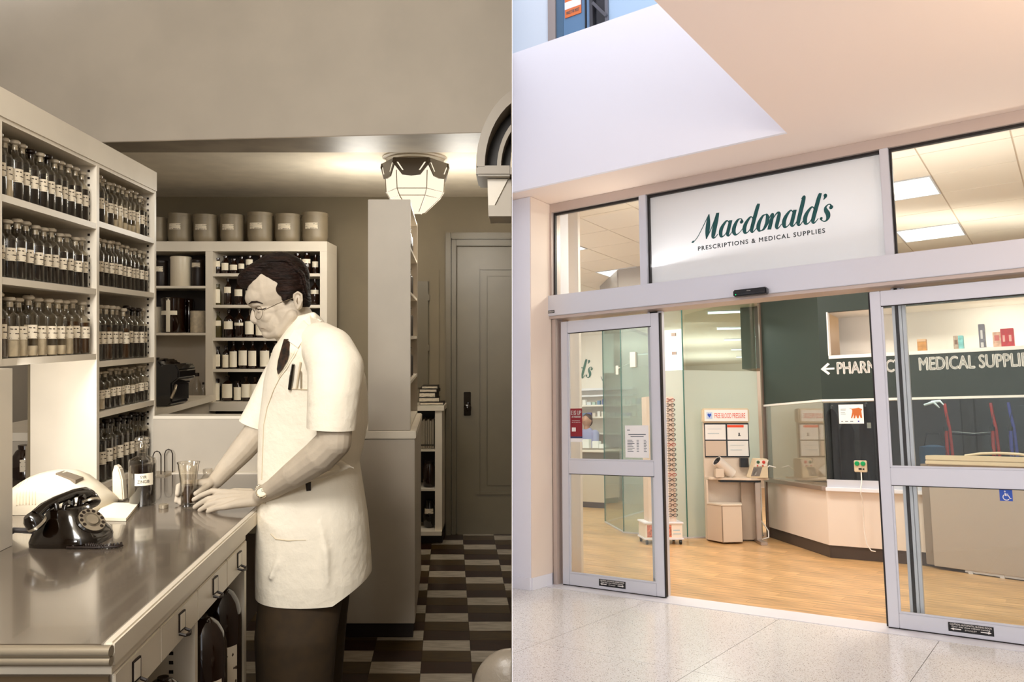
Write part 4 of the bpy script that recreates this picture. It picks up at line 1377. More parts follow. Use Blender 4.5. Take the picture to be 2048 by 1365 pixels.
obj('lapel_edge', trace(bc_, [(600, 694), (590, 712), (574, 738), (560, 756), (548, 780), (535, 815), (528, 850), (526, 900), (524, 960)], .001, .0014), m_seam, man, MI, smooth=60)
obj('pocket_edge', trace(bc_, [(577, 777), (606, 778), (635, 779)], .004, .0014), m_seam, man, MI)
obj('hip_pocket', trace(bc_, [(541, 1068), (552, 1079), (575, 1082), (612, 1081)], .001, [.001, .002, .002, .001]), m_seam, man, MI)
pn = lambda x0, y0, x1, y1, r, off: MB().tube([cast(bc_, x0, y0, off), cast(bc_, (x0 + x1) / 2, (y0 + y1) / 2, off + .001), cast(bc_, x1, y1, off)], r, 8)
obj('fountain_pen', pn(588, 728, 581, 778, [.0045, .006, .0055], .006), m_black, man, MI, smooth=50)
obj('pencil', pn(602, 724, 594, 776, .0028, .005), m_seam, man, MI)
obj('pocket_clip', pn(603, 742, 603, 776, .002, .006), m_metal, man, MI)
obj('belt_gap', strip(bc_, [(611, 968), (613, 983)], [(622, 963), (622, 982)], .001, .001), m_dark, man, MI)
# wristwatch
d = (WRn - H(560, 968, -.1)).normalized()
wm = Matrix.Translation(H(527, 989, -.078)) @ d.to_track_quat('Z', 'Y').to_matrix().to_4x4()
mb = MB()
for k in range(22):
    a = 2 * pi * k / 22
    mb.ell((cos(a) * .0295, sin(a) * .0295, 0), (.0042, .0042, .0062), None, 8, 6)
wt = obj('wristwatch', mb, m_steelL, man, MI @ wm, smooth=60)
tc_ = cast(bv, 525, 987, .002)
nrm = (CAMP - tc_).normalized() + Vector((0, 0, .8))
fm = Matrix.Translation(tc_ + nrm.normalized() * .004) @ nrm.to_track_quat('Z', 'Y').to_matrix().to_4x4()
obj('watch_case', MB().lathe([(.0165, -.006), (.018, 0), (.0165, .003), (.0145, .0035), (.0, .0035)], 20), m_steelL, wt, wm.inverted() @ fm, smooth=45)
obj('watch_dial', MB().lathe([(.014, .0036), (.0, .0042)], 20), m_paper, wt, wm.inverted() @ fm)
obj('watch_hand', MB().box(-.0006, .0006, 0, .009, .0043, .0048).box(0, .007, -.0006, .0006, .0043, .0048), m_dark, wt, wm.inverted() @ fm)
# trousers and shoes
tm = MB()
def leg(cx0, dy):
    rings = []
    for py, x0, x1, dep in ((1120, 540, 700, .08), (1186, 528, 692, .09), (1250, 526 + cx0, 684 + cx0, .095), (1340, 530 + cx0, 676 + cx0, .1), (1460, 540 + cx0, 668 + cx0, .1), (1575, 545 + cx0, 660 + cx0, .1)):
        c = H((x0 + x1) / 2, py)
        w = R_((x1 - x0) / 2)
        q = .03 + (dy - .03) * min(1, max(.7, (py - 1150) / 100))
        rings.append([(c.x + w * cos(2 * pi * i / 28), YM + q + dep * sin(2 * pi * i / 28), c.z) for i in range(28)])
    tm.loft(rings)
leg(2, -.085)
leg(-2, .095)
link('trousers', remesh(tm, .009, 3), m_trouser, man, MI)
for dy in (-.085, .095):
    c = H(590, 1590, dy)
    c.z = 0
    m2 = MB().loft([[(c.x + x * k, c.y + y * k, z) for x, y in ((.085, -.035), (.1, 0), (.085, .035), (0, .042), (-.1, .048), (-.17, .035), (-.19, 0), (-.17, -.035), (-.1, -.048), (0, -.042))] for z, k in ((.002, 1), (.03, 1), (.055, .9), (.085, .55))])
    obj('shoe', m2, m_black, man, MI, smooth=50)

# =================================================================== THE MALL AND THE SHOP
def ray_r(px, py):
    w = Vector(((px - CX) / F, 1.0, -(py - CY) / F))
    return Vector((_S.dot(w), _D.dot(w), _U.dot(w)))
def RP(px, py, axis, val):
    r = ray_r(px, py)
    c = Vector((0, 0, HR))
    return c + r * ((val - c[axis]) / r[axis])
def RL(px, py, a, b):
    """on the upright plane through two floor points"""
    n = Vector(((b[1] - a[1]), -(b[0] - a[0]), 0))
    r = ray_r(px, py)
    c = Vector((0, 0, HR))
    return c + r * (n.dot(Vector((a[0], a[1], 0)) - c) / n.dot(r))
def rs(name, mb, mat, label, cat='wall', **kw):
    kw.setdefault('clip', 'R')
    return single(name, mb, mat, label, cat, MR, kind='structure', **kw)
CR = ('R', .0016)
D0 = 5.93

# added partition, mall side, keeps the dispensary light out
for y0, y1 in ((.3, 34), (-9, -.3)):
    t0, t1 = abs(y0) * .0003 + 5e-5, abs(y1) * .00026 + 5e-5
    struct('wall_divider', MB().prism([(2e-5, y0), (2e-5, y1), (t1, y1), (t0, y0)], -7, 9), r_white, 'added thin partition seen from the mall side')

# ---- mall floor
mf = thing('floor', 'pale speckled terrazzo floor of the mall in large slabs', 'floor', MR, kind='structure')
obj('screed', MB().box(-6, 4.5, -8, 5.76, -.12, -.0105), r_grout, mf, clip='R')
sl_ = [-4.85, -3.85, -2.85, -1.845, -.845, .155, 1.155, 2.155]
dl_ = [-.26, 1.24, 2.74, 4.24, 5.755]
for i in range(len(sl_) - 1):
    for j in range(len(dl_) - 1):
        if .81 * sl_[i + 1] + .586 * dl_[j + 1] < .05:
            continue
        obj('floor_slab', MB().box(sl_[i] + .002, sl_[i + 1] - .002, dl_[j] + .002, dl_[j + 1] - .002, -.0104, 0), r_terr, mf, clip='R')
rs('trim_3', MB().box(-3.95, 1.6, 5.757, 6.03, -.02, .004), pm('threshold', '#E4E2E6', .35), 'white metal threshold strip of the sliding doors', 'threshold')
wf2 = thing('floor', 'honey coloured wood laminate floor inside the shop', 'floor', MR, kind='structure')
obj('underlay', MB().box(-10.5, 2.2, 6.031, 19, -.1, -.0012), r_wood, wf2, clip='R')
pl_me = MB().box(0, 1.2985, 0, .1285, -.0011, .0).mesh('floor_plank')
k = 0
for r in range(34):
    d = 6.033 + .13 * r
    off = (r * .47) % 1.3
    s0 = -6.6 + off
    while s0 < .6:
        if .81 * s0 + .586 * d > .01 and s0 > -6.2:
            link('floor_plank', pl_me, r_wood, wf2, Matrix.Translation((s0, d, 0)))
        s0 += 1.3

# ---- walls round the shopfront
rs('wall_left', MB().box(-6.5, -3.83, 5.562, 6.2, 0, 3.37), r_white, 'white wall to the side of the sliding doors')
rs('trim_4', MB().box(-3.8299, -3.822, 5.565, 6.0, .1, 3.369), r_jamb, 'white reveal beside the door frame, tinted with warm shop light', 'trim')
rs('baseboard_left', MB().box(-6.5, -3.829, 5.548, 5.5619, .001, .1).box(-3.8299, -3.812, 5.5621, 5.86, .001, .1), r_white, 'white skirting of the wall beside the doors', 'baseboard')
rs('ceiling', MB().box(-6.5, 4.5, 5.4, 6.1, 3.372, 3.42).box(-1.536, 4.5, 1.3, 5.3999, 3.372, 3.42), r_soffit, 'pale soffit over the shopfront, tinted with warm light', 'ceiling')
rs('wall_fascia', MB().box(-7, -1.5361, 5.369, 5.3995, 3.372, 4.64).box(-7, -1.5361, 5.3996, 5.6, 3.4201, 4.64), r_fascia, 'white upper floor fascia above the shopfront')
rs('wall_fascia', MB().box(-1.5359, -1.4, 1.3, 5.37, 3.4205, 4.64), r_fascia, 'white side fascia of the soffit')
# upper floor shopfront
DU = 6.6
up = thing('window_1', 'blue framed upper floor glazing above the fascia', 'window', MR, kind='structure')
def ubox(x0, x1, ya=0, yb=.06):
    a, b = RP(x0, 20, 1, DU), RP(x1, 20, 1, DU)
    return MB().box(a.x, b.x, DU + ya, DU + yb, 4.5, 6.4)
obj('pale_glass', ubox(990, 1097), pm('pale_glass', '#DCE6EF', .15), up, clip='R')
obj('post', ubox(1097.5, 1112, -.02, .08), pm('bronze_post', '#A59A94', .4, .3), up)
obj('blue_pillar', ubox(1112.5, 1126.5), pm('blue_grey', '#4C6B86', .3), up)
obj('blue_panel', ubox(1127, 1170), pm('steel_blue', '#5F83A6', .3), up)
obj('mullion', ubox(1170.5, 1173, -.01), r_black, up)
obj('blue_panel', ubox(1173.5, 1180), pm('steel_blue2', '#6C8CB0', .3), up)
obj('dark_frame', ubox(1180.5, 1187, -.02), pm('graphite', '#3C3C42', .4), up)
obj('dark_glass', ubox(1187.5, 1211, .02), pm('dark_glazing', '#23242B', .1), up)
obj('dark_frame', ubox(1211.5, 1217, -.02), pm('graphite2', '#6A6A72', .4), up)
obj('pale_blue_glass', ubox(1217.5, 1330), pm('sky_glazing', '#A9C4DE', .12), up)
a, b = RP(1186, 6, 1, DU - .03), RP(1213, 32, 1, DU - .03)
obj('brace', MB().bar(a, b, .03, .03), pm('graphite3', '#55555C', .4), up)
a, b = RP(1129, 36, 1, DU - .02), RP(1161, 0, 1, DU - .02)
ps = single('poster', MB().box(a.x, b.x, DU - .012, DU - .004, a.z, a.z + .75), pm('poster_orange', '#E0763C', .5), 'orange poster on the blue panel above the fascia', 'poster', MR)
obj('white_band', MB().box(a.x, b.x, DU - .0135, DU - .0121, a.z + .09, a.z + .17), r_paperw, ps)
obj('print', MB().box(a.x + .05, a.x + .11, DU - .0135, DU - .0121, a.z + .3, a.z + .4).box(a.x + .14, a.x + .19, DU - .0135, DU - .0121, a.z + .28, a.z + .36).box(a.x + .04, a.x + .09, DU - .0135, DU - .0121, a.z + .2, a.z + .26), r_paperw, ps)
me = fit_text('MAKE THE MOST', b.x - a.x - .04, .035)
link('print_line', me, r_logot, ps, facing((a.x + .02, DU - .014, a.z + .03), 0, -1))

# ---- aluminium shopfront
fr = thing('window_2', 'aluminium shopfront frame with three glazed transom panes', 'window', MR, kind='structure')
SR = 1.6
obj('head_rail', MB().box(-3.829, SR, 5.87, 6.0, 3.292, 3.371), r_aluw, fr, clip='R')
obj('side_post', MB().box(-3.8215, -3.80, 5.865, 6.01, 2.52, 3.291), r_aluw, fr)
for a, b in ((-2.925, -2.86), (-1.042, -.985)):
    obj('mullion', MB().box(a, b, 5.868, 6.0, 2.52, 3.2915), r_alu, fr, bevel=.003)
for nm, a, b, mt in (('transom_pane', -3.799, -2.926, r_glass), ('transom_pane', -2.859, -1.043, r_frost), ('transom_pane', -.984, SR, r_glass)):
    obj(nm, MB().box(a, b, 5.93, 5.936, 2.525, 3.291), mt, fr)
    obj('pane_seal', MB().box(a, b, 5.9, 5.929, 3.272, 3.2915).box(a, a + .014, 5.9, 5.929, 2.525, 3.2719), r_rubber, fr)
hd = thing('door_header', 'long silver header box of the automatic doors', 'door header', MR, kind='structure')
obj('cover', MB().box(-3.87, SR, 5.835, 6.06, 2.335, 2.52), r_alu, hd, bevel=.004)
obj('lower_lip', MB().box(-3.87, SR, 5.85, 6.06, 2.31, 2.3345), r_aluw, hd)
lb = single('maker_tag', MB().box(-3.845, -3.755, 5.8325, 5.8345, 2.358, 2.384), r_black, 'small black maker tag on the end of the door header', 'sign', MR)
link('lettering', fit_text('STANLEY', .08, .013), r_text, lb, facing((-3.84, 5.832, 2.3645), 0, -1))
sn = thing('motion_sensor', 'black motion sensor on the door header over the opening', 'sensor', MR, (-1.974, 5.80, 2.352))
obj('housing', MB().box(-.127, .127, -.03, .034, -.026, .026), r_black, sn, bevel=.008)
obj('lens', MB().box(-.1, .1, -.0315, -.0302, -.018, -.004), pm('smoked_lens', '#1D2024', .05), sn)
obj('status_light', MB().lathe([(.004, 0), (0, .002)], 8), emis('green_led', '#18E07A', 2), sn, Matrix.Translation((-.105, -.0305, -.012)) @ Matrix.Rotation(pi / 2, 4, 'X'))
link('lettering', fit_text('Stanley', .03, .006), r_text, sn, Matrix.Translation((-.02, -.0312, .006)) @ facing((0, 0, 0), 0, -1))

obj('side_post', MB().box(-3.8215, -3.745, 5.95, 6.06, .004, 2.309), r_aluw, fr)
obj('side_post', MB().box(-3.8115, -3.775, 5.88, 5.9499, .004, 2.309), r_aluw, fr)

def door_leaf(name, label, s0, s1, open_side):
    d = thing(name, label, 'door', MR, kind='structure')
    ya, yb = 5.905, 5.95
    obj('stile', MB().box(s0, s0 + .068, ya, yb, .012, 2.283), r_alu, d, bevel=.003)
    obj('stile', MB().box(s1 - .068, s1, ya, yb, .012, 2.283), r_alu, d, bevel=.003)
    for z0, z1 in ((.012, .108), (.948, 1.066), (2.178, 2.283)):
        obj('rail', MB().box(s0 + .0685, s1 - .0685, ya + .001, yb - .001, z0, z1), r_alu, d, bevel=.003)
    for z0, z1 in ((.1085, .9475), (1.0665, 2.1775)):
        obj('pane', MB().box(s0 + .069, s1 - .069, 5.925, 5.931, z0, z1), r_glass, d)
        e = .012
        obj('glazing_bead', MB().box(s0 + .0686, s1 - .0686, 5.912, 5.9249, z0, z0 + e).box(s0 + .0686, s0 + .0686 + e, 5.912, 5.9249, z0 + e, z1 - .006).box(s1 - .0686 - e, s1 - .0686, 5.912, 5.9249, z0 + e, z1 - .006), r_alu, d)
        obj('pane_seal', MB().box(s0 + .0686, s1 - .0686, 5.914, 5.9249, z1 - .0055, z1), r_rubber, d)
    x = s1 if open_side > 0 else s0
    obj('edge_seal', MB().box(min(x, x + open_side * .012), max(x, x + open_side * .012), ya + .008, yb - .004, .012, 2.28), r_rubber, d)
    obj('bottom_seal', MB().box(s0, s1, ya + .006, yb - .006, .0045, .0115), r_rubber, d)
    return d
dL = door_leaf('door_2', 'silver framed glass sliding door slid open, with red poster', -3.735, -2.787, 1)
dR = door_leaf('door_3', 'silver framed glass sliding door slid open, with wheelchair sticker', -1.166, .2, -1)
sd = thing('window_3', 'fixed aluminium side light behind the door with the red poster', 'window', MR, kind='structure')
obj('stile', MB().box(-2.836, -2.8, 6.0, 6.045, .005, 2.309).box(-2.93, -2.908, 6.0, 6.045, .005, 2.309), r_alu, sd)
obj('seal', MB().box(-2.9075, -2.8365, 6.0, 6.04, .005, 2.309), r_rubber, sd)
obj('pane', MB().box(-3.745, -2.931, 6.018, 6.024, .01, 2.309), r_glass, sd)
sd = thing('window_4', 'fixed aluminium side light behind the door with the wheelchair sticker', 'window', MR, kind='structure')
obj('stile', MB().box(-1.045, -1.026, 6.0, 6.045, .005, 2.309).box(-1.004, -.985, 6.0, 6.045, .005, 2.309).box(-.9825, -.96, 6.005, 6.045, .005, 2.309), r_alu, sd, bevel=.002)
obj('seal', MB().box(-1.0255, -1.0045, 6.0, 6.04, .005, 2.309), r_rubber, sd)
obj('pane', MB().box(-.959, 1.5, 6.018, 6.024, .01, 2.309), r_glass, sd)

# door stickers
def caution(s0, s1, label):
    st = single('caution_sticker', MB().box(s0, s1, 5.9035, 5.9048, .036, .092), r_black, label, 'sticker', MR)
    w = s1 - s0
    for tx, x0, ww, z, hh in (('CAUTION: AUTOMATIC SLIDING DOOR', .01, w - .02, .0765, .0105), ('Door may close without warning', .02, w - .04, .0615, .011), ('STANLEY', w * .37, w * .26, .048, .008)):
        link('lettering', fit_text(tx, ww, hh, bold=.04), r_text, st, facing((s0 + x0, 5.9033, z), 0, -1))
    for sg, x in ((-1, s0 + .012), (1, s1 - .012)):
        z = .053
        q = [(x, z), (x - sg * .02, z + .008), (x - sg * .02, z + .003), (x - sg * .06, z + .003), (x - sg * .06, z - .003), (x - sg * .02, z - .003), (x - sg * .02, z - .008)]
        obj('arrow', MB().hexa([(a, 5.9034, b) for a, b in q], [(a, 5.9031, b) for a, b in q]), r_text, st)
caution(-3.378, -3.131, 'black caution sticker on the bottom rail below the red poster')
caution(-.81, -.558, 'black caution sticker on the bottom rail below the wheelchair sticker')
ws = single('wheelchair_sticker', MB().box(-.474, -.404, 5.9225, 5.9245, .872, .945), pm('sticker_blue', '#2F55B4', .4), 'blue wheelchair access sticker on the lower door glass', 'sticker', MR)
def sp3(pts, r):
    return MB().tube([(-.474 + x, 5.922, .872 + z) for x, z in pts], r, 6)
mb = sp3([(.03, .052), (.031, .034), (.048, .034), (.056, .016), (.063, .018)], .0028)
mb.tube([(-.474 + .031, 5.922, .872 + .043), (-.474 + .047, 5.922, .872 + .043)], .0024, 6)
mb.tube([(-.474 + .036 + .018 * cos(a), 5.922, .872 + .024 + .018 * sin(a)) for a in [radians(120 + 20 * i) for i in range(11)]], .0026, 6)
mb.ell((-.474 + .03, 5.922, .872 + .06), (.0045, .002, .0045), None, 10, 8)
obj('wheelchair_symbol', mb, r_text, ws)
rp = single('red_poster', MB().box(-3.655, -3.535, 5.9235, 5.9245, 1.268, 1.51), pm('poster_red', '#8E1E28', .5), 'dark red poster on the sliding door glass', 'poster', MR)
for tx, x0, ww, z, hh in (('E IS UP', -3.645, .1, 1.455, .036), ('AT FOURTEEN', -3.64, .09, 1.43, .016), ('ask the pharmacist now', -3.638, .08, 1.40, .007), ('for a free check today', -3.638, .085, 1.385, .007), ('QA', -3.64, .035, 1.31, .03)):
    if tx == 'QA':
        continue
    link('lettering', fit_text(tx, ww, hh, bold=.03), r_text, rp, facing((x0, 5.9232, z), 0, -1))
obj('emblem', MB().box(-3.64, -3.6, 5.923, 5.9234, 1.31, 1.345), r_text, rp)
obj('blue_strip', MB().box(-3.655, -3.535, 5.9233, 5.9244, 1.252, 1.2679), pm('strip_blue', '#2C3A66', .5), rp)
obj('white_strip', MB().box(-3.655, -3.535, 5.9234, 5.9244, 1.22, 1.2519), r_paperw, rp)
nt = single('paper_notice', MB().box(-3.12, -2.905, 5.9235, 5.9245, 1.095, 1.36), r_paperw, 'white typed notice taped to the sliding door glass', 'notice', MR)
mb = MB()
mb.box(-3.1, -3.075, 5.9232, 5.9234, 1.318, 1.324)
mb.box(-3.09, -2.93, 5.9232, 5.9234, 1.282, 1.289).box(-3.07, -2.95, 5.9232, 5.9234, 1.266, 1.272)
for i in range(8):
    z = 1.235 - i * .013
    mb.box(-3.1, -3.055 + .01 * (i % 3), 5.9232, 5.9234, z, z + .005).box(-3.015, -2.995, 5.9232, 5.9234, z, z + .005).box(-2.95, -2.93 + .006 * (i % 2), 5.9232, 5.9234, z, z + .005)
o = obj('print', mb, r_logot, nt)
o['kind'] = 'stuff'

# ---- shop name
def crom(pts, n=7):
    out = []
    for i in range(len(pts) - 1):
        p0, p1, p2, p3 = pts[max(i - 1, 0)], pts[i], pts[i + 1], pts[min(i + 2, len(pts) - 1)]
        for k in range(n):
            t = k / n
            out.append(tuple(.5 * (2 * b + (c - a) * t + (2 * a - 5 * b + 4 * c - d) * t * t + (3 * b - a - 3 * c + d) * t ** 3) for a, b, c, d in zip(p0, p1, p2, p3)))
    out.append(pts[-1])
    return out
A_ = [[(.64, .78, .05), (.5, .98, .06), (.36, .96, .12), (.16, .65, .21), (.1, .35, .23), (.17, .07, .17), (.29, .0, .08), (.45, .12, .05), (.6, .42, .05)], [(.7, 1.0, .2), (.66, .6, .22), (.62, .2, .21), (.66, .04, .15), (.74, .0, .08), (.84, .1, .05), (.92, .24, .04)]]
GLY = {
    'M': (1.3, [[(-.52, -.02, .15), (-.46, -.06, .12), (-.38, -.04, .05), (-.1, .35, .04), (.42, 1.62, .05)], [(.42, 1.64, .06), (.46, 1.1, .24), (.5, .5, .26), (.5, .02, .05)], [(.5, .0, .04), (.72, .55, .05), (1.02, 1.62, .06)], [(1.06, 1.64, .18), (1.02, 1.1, .27), (.98, .45, .27), (.98, .12, .22), (1.06, .0, .1), (1.18, .06, .05), (1.3, .22, .04)]], []),
    'a': (.86, A_, []),
    'c': (.7, [[(.6, .76, .12), (.56, .93, .07), (.44, 1.0, .05), (.26, .9, .15), (.12, .55, .23), (.12, .25, .22), (.24, .03, .14), (.38, .0, .07), (.56, .12, .04), (.72, .32, .04)]], [(.58, .78, .12)]),
    'd': (.88, [A_[0], [(.84, 1.78, .16), (.78, 1.5, .22), (.66, .6, .23), (.62, .2, .21), (.66, .04, .15), (.74, .0, .08), (.84, .1, .05), (.94, .24, .04)]], []),
    'o': (.74, [[(.47, 1.0, .05), (.3, .92, .13), (.13, .55, .22), (.12, .25, .22), (.22, .03, .13), (.34, .0, .05)], [(.34, .0, .05), (.52, .1, .14), (.66, .45, .22), (.66, .75, .22), (.57, .97, .12), (.47, 1.0, .05)]], []),
    'n': (.86, [[(.0, .75, .04), (.08, .93, .08), (.18, .92, .16), (.15, .5, .22), (.1, .0, .22)], [(.13, .3, .04), (.28, .72, .05), (.46, .98, .09), (.6, .92, .18), (.6, .6, .22), (.56, .2, .21), (.6, .03, .14), (.68, .0, .08), (.78, .1, .05), (.88, .25, .04)]], []),
    'l': (.4, [[(.1, 1.62, .05), (.24, 1.74, .14), (.24, 1.5, .22), (.16, .7, .23), (.12, .2, .21), (.17, .03, .14), (.25, .0, .08), (.34, .1, .05), (.44, .25, .04)]], []),
    "'": (.1, [[(.24, 1.6, .17), (.25, 1.5, .15), (.16, 1.34, .04)]], [(.22, 1.6, .1)]),
    's': (.66, [[(.6, .8, .1), (.54, .96, .07), (.4, 1.0, .05), (.25, .85, .12), (.3, .66, .2), (.46, .42, .23), (.5, .2, .2), (.42, .03, .1), (.28, .0, .05), (.12, .1, .06), (.06, .22, .1)]], [(.6, .8, .12), (.08, .2, .09)]),
}
def wordmark(word, width, ky=None, sh=.2):
    mb = MB()
    x = 0
    for ch in word:
        adv, strokes, balls = GLY[ch]
        for st in strokes:
            c = crom(st)
            a, b = [], []
            for i, (px_, py_, w) in enumerate(c):
                t = Vector((c[min(i + 1, len(c) - 1)][0] - c[max(i - 1, 0)][0], c[min(i + 1, len(c) - 1)][1] - c[max(i - 1, 0)][1])).normalized()
                # broad pen: thickness measured along the line of writing
                n = Vector((-t.y, t.x))
                a.append((x + px_ + n.x * w * .58, py_ + n.y * w * .58))
                b.append((x + px_ - n.x * w * .58, py_ - n.y * w * .58))
            for i in range(len(c) - 1):
                q = [a[i], a[i + 1], b[i + 1], b[i]]
                mb.hexa([(u + sh * v, v, 0) for u, v in q], [(u + sh * v, v, .02) for u, v in q])
        for bx, by, r in balls:
            mb.hexa([(x + bx + r * cos(t) + sh * (by + r * sin(t)), by + r * sin(t), 0) for t in [2 * pi * i / 18 for i in range(18)]],
                    [(x + bx + r * cos(t) + sh * (by + r * sin(t)), by + r * sin(t), .02) for t in [2 * pi * i / 18 for i in range(18)]])
        x += adv * 1.06
    xs = [v[0] for v in mb.v]
    k = width / (max(xs) - min(xs))
    x0 = min(xs)
    mb.v = [((v[0] - x0) * k, v[1] * (ky or k), v[2] * .1) for v in mb.v]
    return mb, k
mb, k = wordmark("Macdonald's", 1.106, .122)
lg = thing('shop_name', "dark green Macdonald's lettering on the frosted transom pane", 'sign', MR, (-2.488, 5.9285, 2.846))
obj('wordmark', mb, r_logo, lg, facing((0, 0, 0), 0, -1))
st_ = link('strapline', fit_text('PRESCRIPTIONS & MEDICAL SUPPLIES', .985, .034, space=1.25, bold=.03), r_logot, lg, facing((.055, 0, -.086), 0, -1))
st_['kind'] = 'stuff'

# ---- shop shell
HC = 3.5
sc_ = thing('ceiling', 'suspended shop ceiling of square tiles with light panels', 'ceiling', MR, kind='structure')
obj('grid', MB().box(-10.5, 2.2, 6.1, 13.2, HC + .004, HC + .06), r_tee, sc_, clip='R')
P_ = .63
t_me = MB().box(.006, P_ - .006, .006, P_ - .006, 0, .0035).mesh('ceiling_tile')
l_me = MB().box(.02, P_ - .02, .02, P_ - .02, -.004, .003).mesh('light_panel')
f_me = MB().box(.005, P_ - .005, .005, .019, -.006, .003).box(.005, P_ - .005, P_ - .019, P_ - .005, -.006, .003).box(.005, .019, .0191, P_ - .0191, -.006, .003).box(P_ - .019, P_ - .005, .0191, P_ - .0191, -.006, .003).mesh('panel_frame')
LIGHTS = {(0, 2), (0, 5), (-3, 2), (-3, 5), (-6, 2), (-6, 5), (-9, 3), (-9, 7), (-12, 7), (-6, 8)}
for i in range(-13, 4):
    for j in range(0, 12):
        s0, d_ = -1.55 + P_ * i, 6.17 + P_ * j
        if .81 * s0 + .586 * d_ < .02:
            continue
        M_ = Matrix.Translation((s0, d_, HC))
        if (i, j) in LIGHTS:
            f = link('panel_frame', f_me, r_alu, sc_, M_)
            link('light_panel', l_me, r_lamp, f)
        else:
            link('ceiling_tile', t_me, r_tile, sc_, M_)
rs('wall_back', MB().box(-11, 2.4, 19, 19.2, 0, 4), r_dimw, 'far wall of the consulting room')
rs('wall_right', MB().box(2.2, 2.4, 6.1, 19, 0, 4), r_dimw, 'side wall of the shop beyond the frame')
rs('wall_left', MB().box(-10.7, -10.5, 6.2, 19, 0, 4), r_dimw, 'far side wall of the pharmacy')
rs('ceiling', MB().box(-11, 2.4, 6.1, 19.2, 3.6, 3.8), r_dimw, 'ceiling slab above the shop', 'ceiling')
rs('wall_column', MB().box(-4.03, -3.905, 6.5, 6.54, 0, HC), r_cream, 'cream column just inside the shop behind the sliding door', 'column')

# ---- dark green display wall
K1, K2, K3 = Vector((-3.3, 10.05)), Vector((-2.27, 8.81)), Vector((1.9, 8.9))
def face(a, b, z0, z1, out=0.0, th=.06):
    t = (b - a).normalized()
    n = Vector((t.y, -t.x))            # toward the mall
    q = [a + n * out, b + n * out, b + n * (out - th), a + n * (out - th)]
    return MB().prism([(v.x, v.y) for v in q], z0, z1)
def along(s):
    t = (s - K2.x) / (K3.x - K2.x)
    return K2.lerp(K3, t)
gw = thing('display_wall', 'dark green shop wall with glazed display window and open shelf', 'display wall', MR, kind='structure')
obj('half_wall', face(K1, K2, .13, .69), r_cream, gw)
obj('half_wall', face(K2, K3, .13, .69), r_cream, gw)
obj('kick_strip', face(K1, K2, .001, .1295, -.012), r_kick, gw)
obj('kick_strip', face(K2, K3, .001, .1295, -.012), r_kick, gw)
obj('ledge', face(K1, K2, .691, .736, .05, .3), r_steel, gw, bevel=.004)
obj('ledge', face(K2 + Vector((.002, 0)), K3, .691, .73, .05, .3), r_white, gw, bevel=.004)
obj('glass_sill', face(K2 + Vector((.01, 0)), along(-1.1), .7305, .81, .004, .02), r_alu, gw)
obj('display_pane', face(K1, K2, .737, 1.63, .0, .008), r_glassd, gw)
obj('display_pane', face(K2, K3, .812, 1.63, .0, .008), r_glassd, gw)
for a, b in ((K1, K2), (K2, K3)):
    obj('white_trim', face(a, b, 1.6305, 1.654, .012, .05), r_text, gw)
obj('green_panel', face(K1, K2, 1.6545, 3.08), r_green, gw)
obj('green_panel', face(K2, K3, 1.6545, 2.102), r_green, gw)
obj('green_panel', face(K2, along(-2.185), 2.1021, 2.592), r_green, gw)
obj('green_panel', face(K2, K3, 2.5921, 3.08), r_green, gw)
obj('end_trim', face(K1 - (K2 - K1).normalized() * .05, K1, .002, 3.08, .02, .1), pm('bronze_trim', '#8A7668', .35, .5), gw)
obj('shelf_board', face(along(-2.18), K3, 2.085, 2.1205, .006, .55), r_text, gw)
obj('niche_back', face(along(-2.18), K3, 2.06, 2.6, -.56, .03), r_dimw, gw)
obj('niche_top', face(along(-2.18), K3, 2.593, 2.61, -.065, .5), r_dimw, gw)
obj('opening_trim', face(along(-2.183), along(-2.17), 2.121, 2.592, .008, .08).box(0, 0, 0, 0, 0, 0), r_text, gw)
obj('display_back', face(K1 + Vector((.2, .3)), K3, .6, 1.7, -.85, .04), r_dispback, gw)
obj('display_floor', MB().prism([(v.x, v.y) for v in (K1 + Vector((.08, .0)), K2 + Vector((.02, .05)), K3 + Vector((0, .06)), K3 + Vector((0, .9)), K2 + Vector((-.3, 1.9)))], .68, .6905), r_kick, gw)
lamp('shelf_niche_fill', 'AREA', (-.6, 9.05, 2.57), 12, (1, .95, .86), 3.0, (-.6, 9.2, 2.1), MR, .1)  # added fill inside the opening to make the niche bright
lamp('display_fill', 'AREA', (-.8, 9.05, 1.62), 3.6, (.95, .97, 1), 2.2, (-.8, 9.35, .7), MR, .2)  # added fill so the goods show in the display window
# lettering on the green wall
nrm = (K3 - K2).normalized()
fz = lambda s, z, o_=.0005: facing((along(s).x + nrm.y * o_, along(s).y - nrm.x * o_, z), nrm.y, -nrm.x)
sgn = thing('wall_lettering', 'white PHARMACY lettering with arrow on the green wall', 'sign', MR, (-2.268, 8.81, 1.92))
inv = Matrix.Translation((2.268, -8.81, -1.92))
link('lettering', fit_text('PHARMACY', .63, .124, bold=.035), r_text, sgn, inv @ fz(-2.1, 1.92))
mb = MB()
for q in ([(0, .06), (.075, .125), (.095, .108), (.038, .06)], [(0, .06), (.038, .06), (.095, .012), (.075, -.005)], [(.02, .05), (.14, .05), (.14, .07), (.02, .07)]):
    mb.hexa([(x, y, 0) for x, y in q], [(x, y, .001) for x, y in q])
obj('arrow', mb, r_text, sgn, inv @ fz(-2.268, 1.92))
sgn = thing('wall_lettering', 'white MEDICAL SUPPLIES lettering on the green wall', 'sign', MR, (-1.315, 8.83, 1.925))
link('lettering', fit_text('MEDICAL SUPPLIES', .975, .126, bold=.035), r_text, sgn, Matrix.Translation((1.315, -8.83, -1.925)) @ fz(-1.315, 1.925))
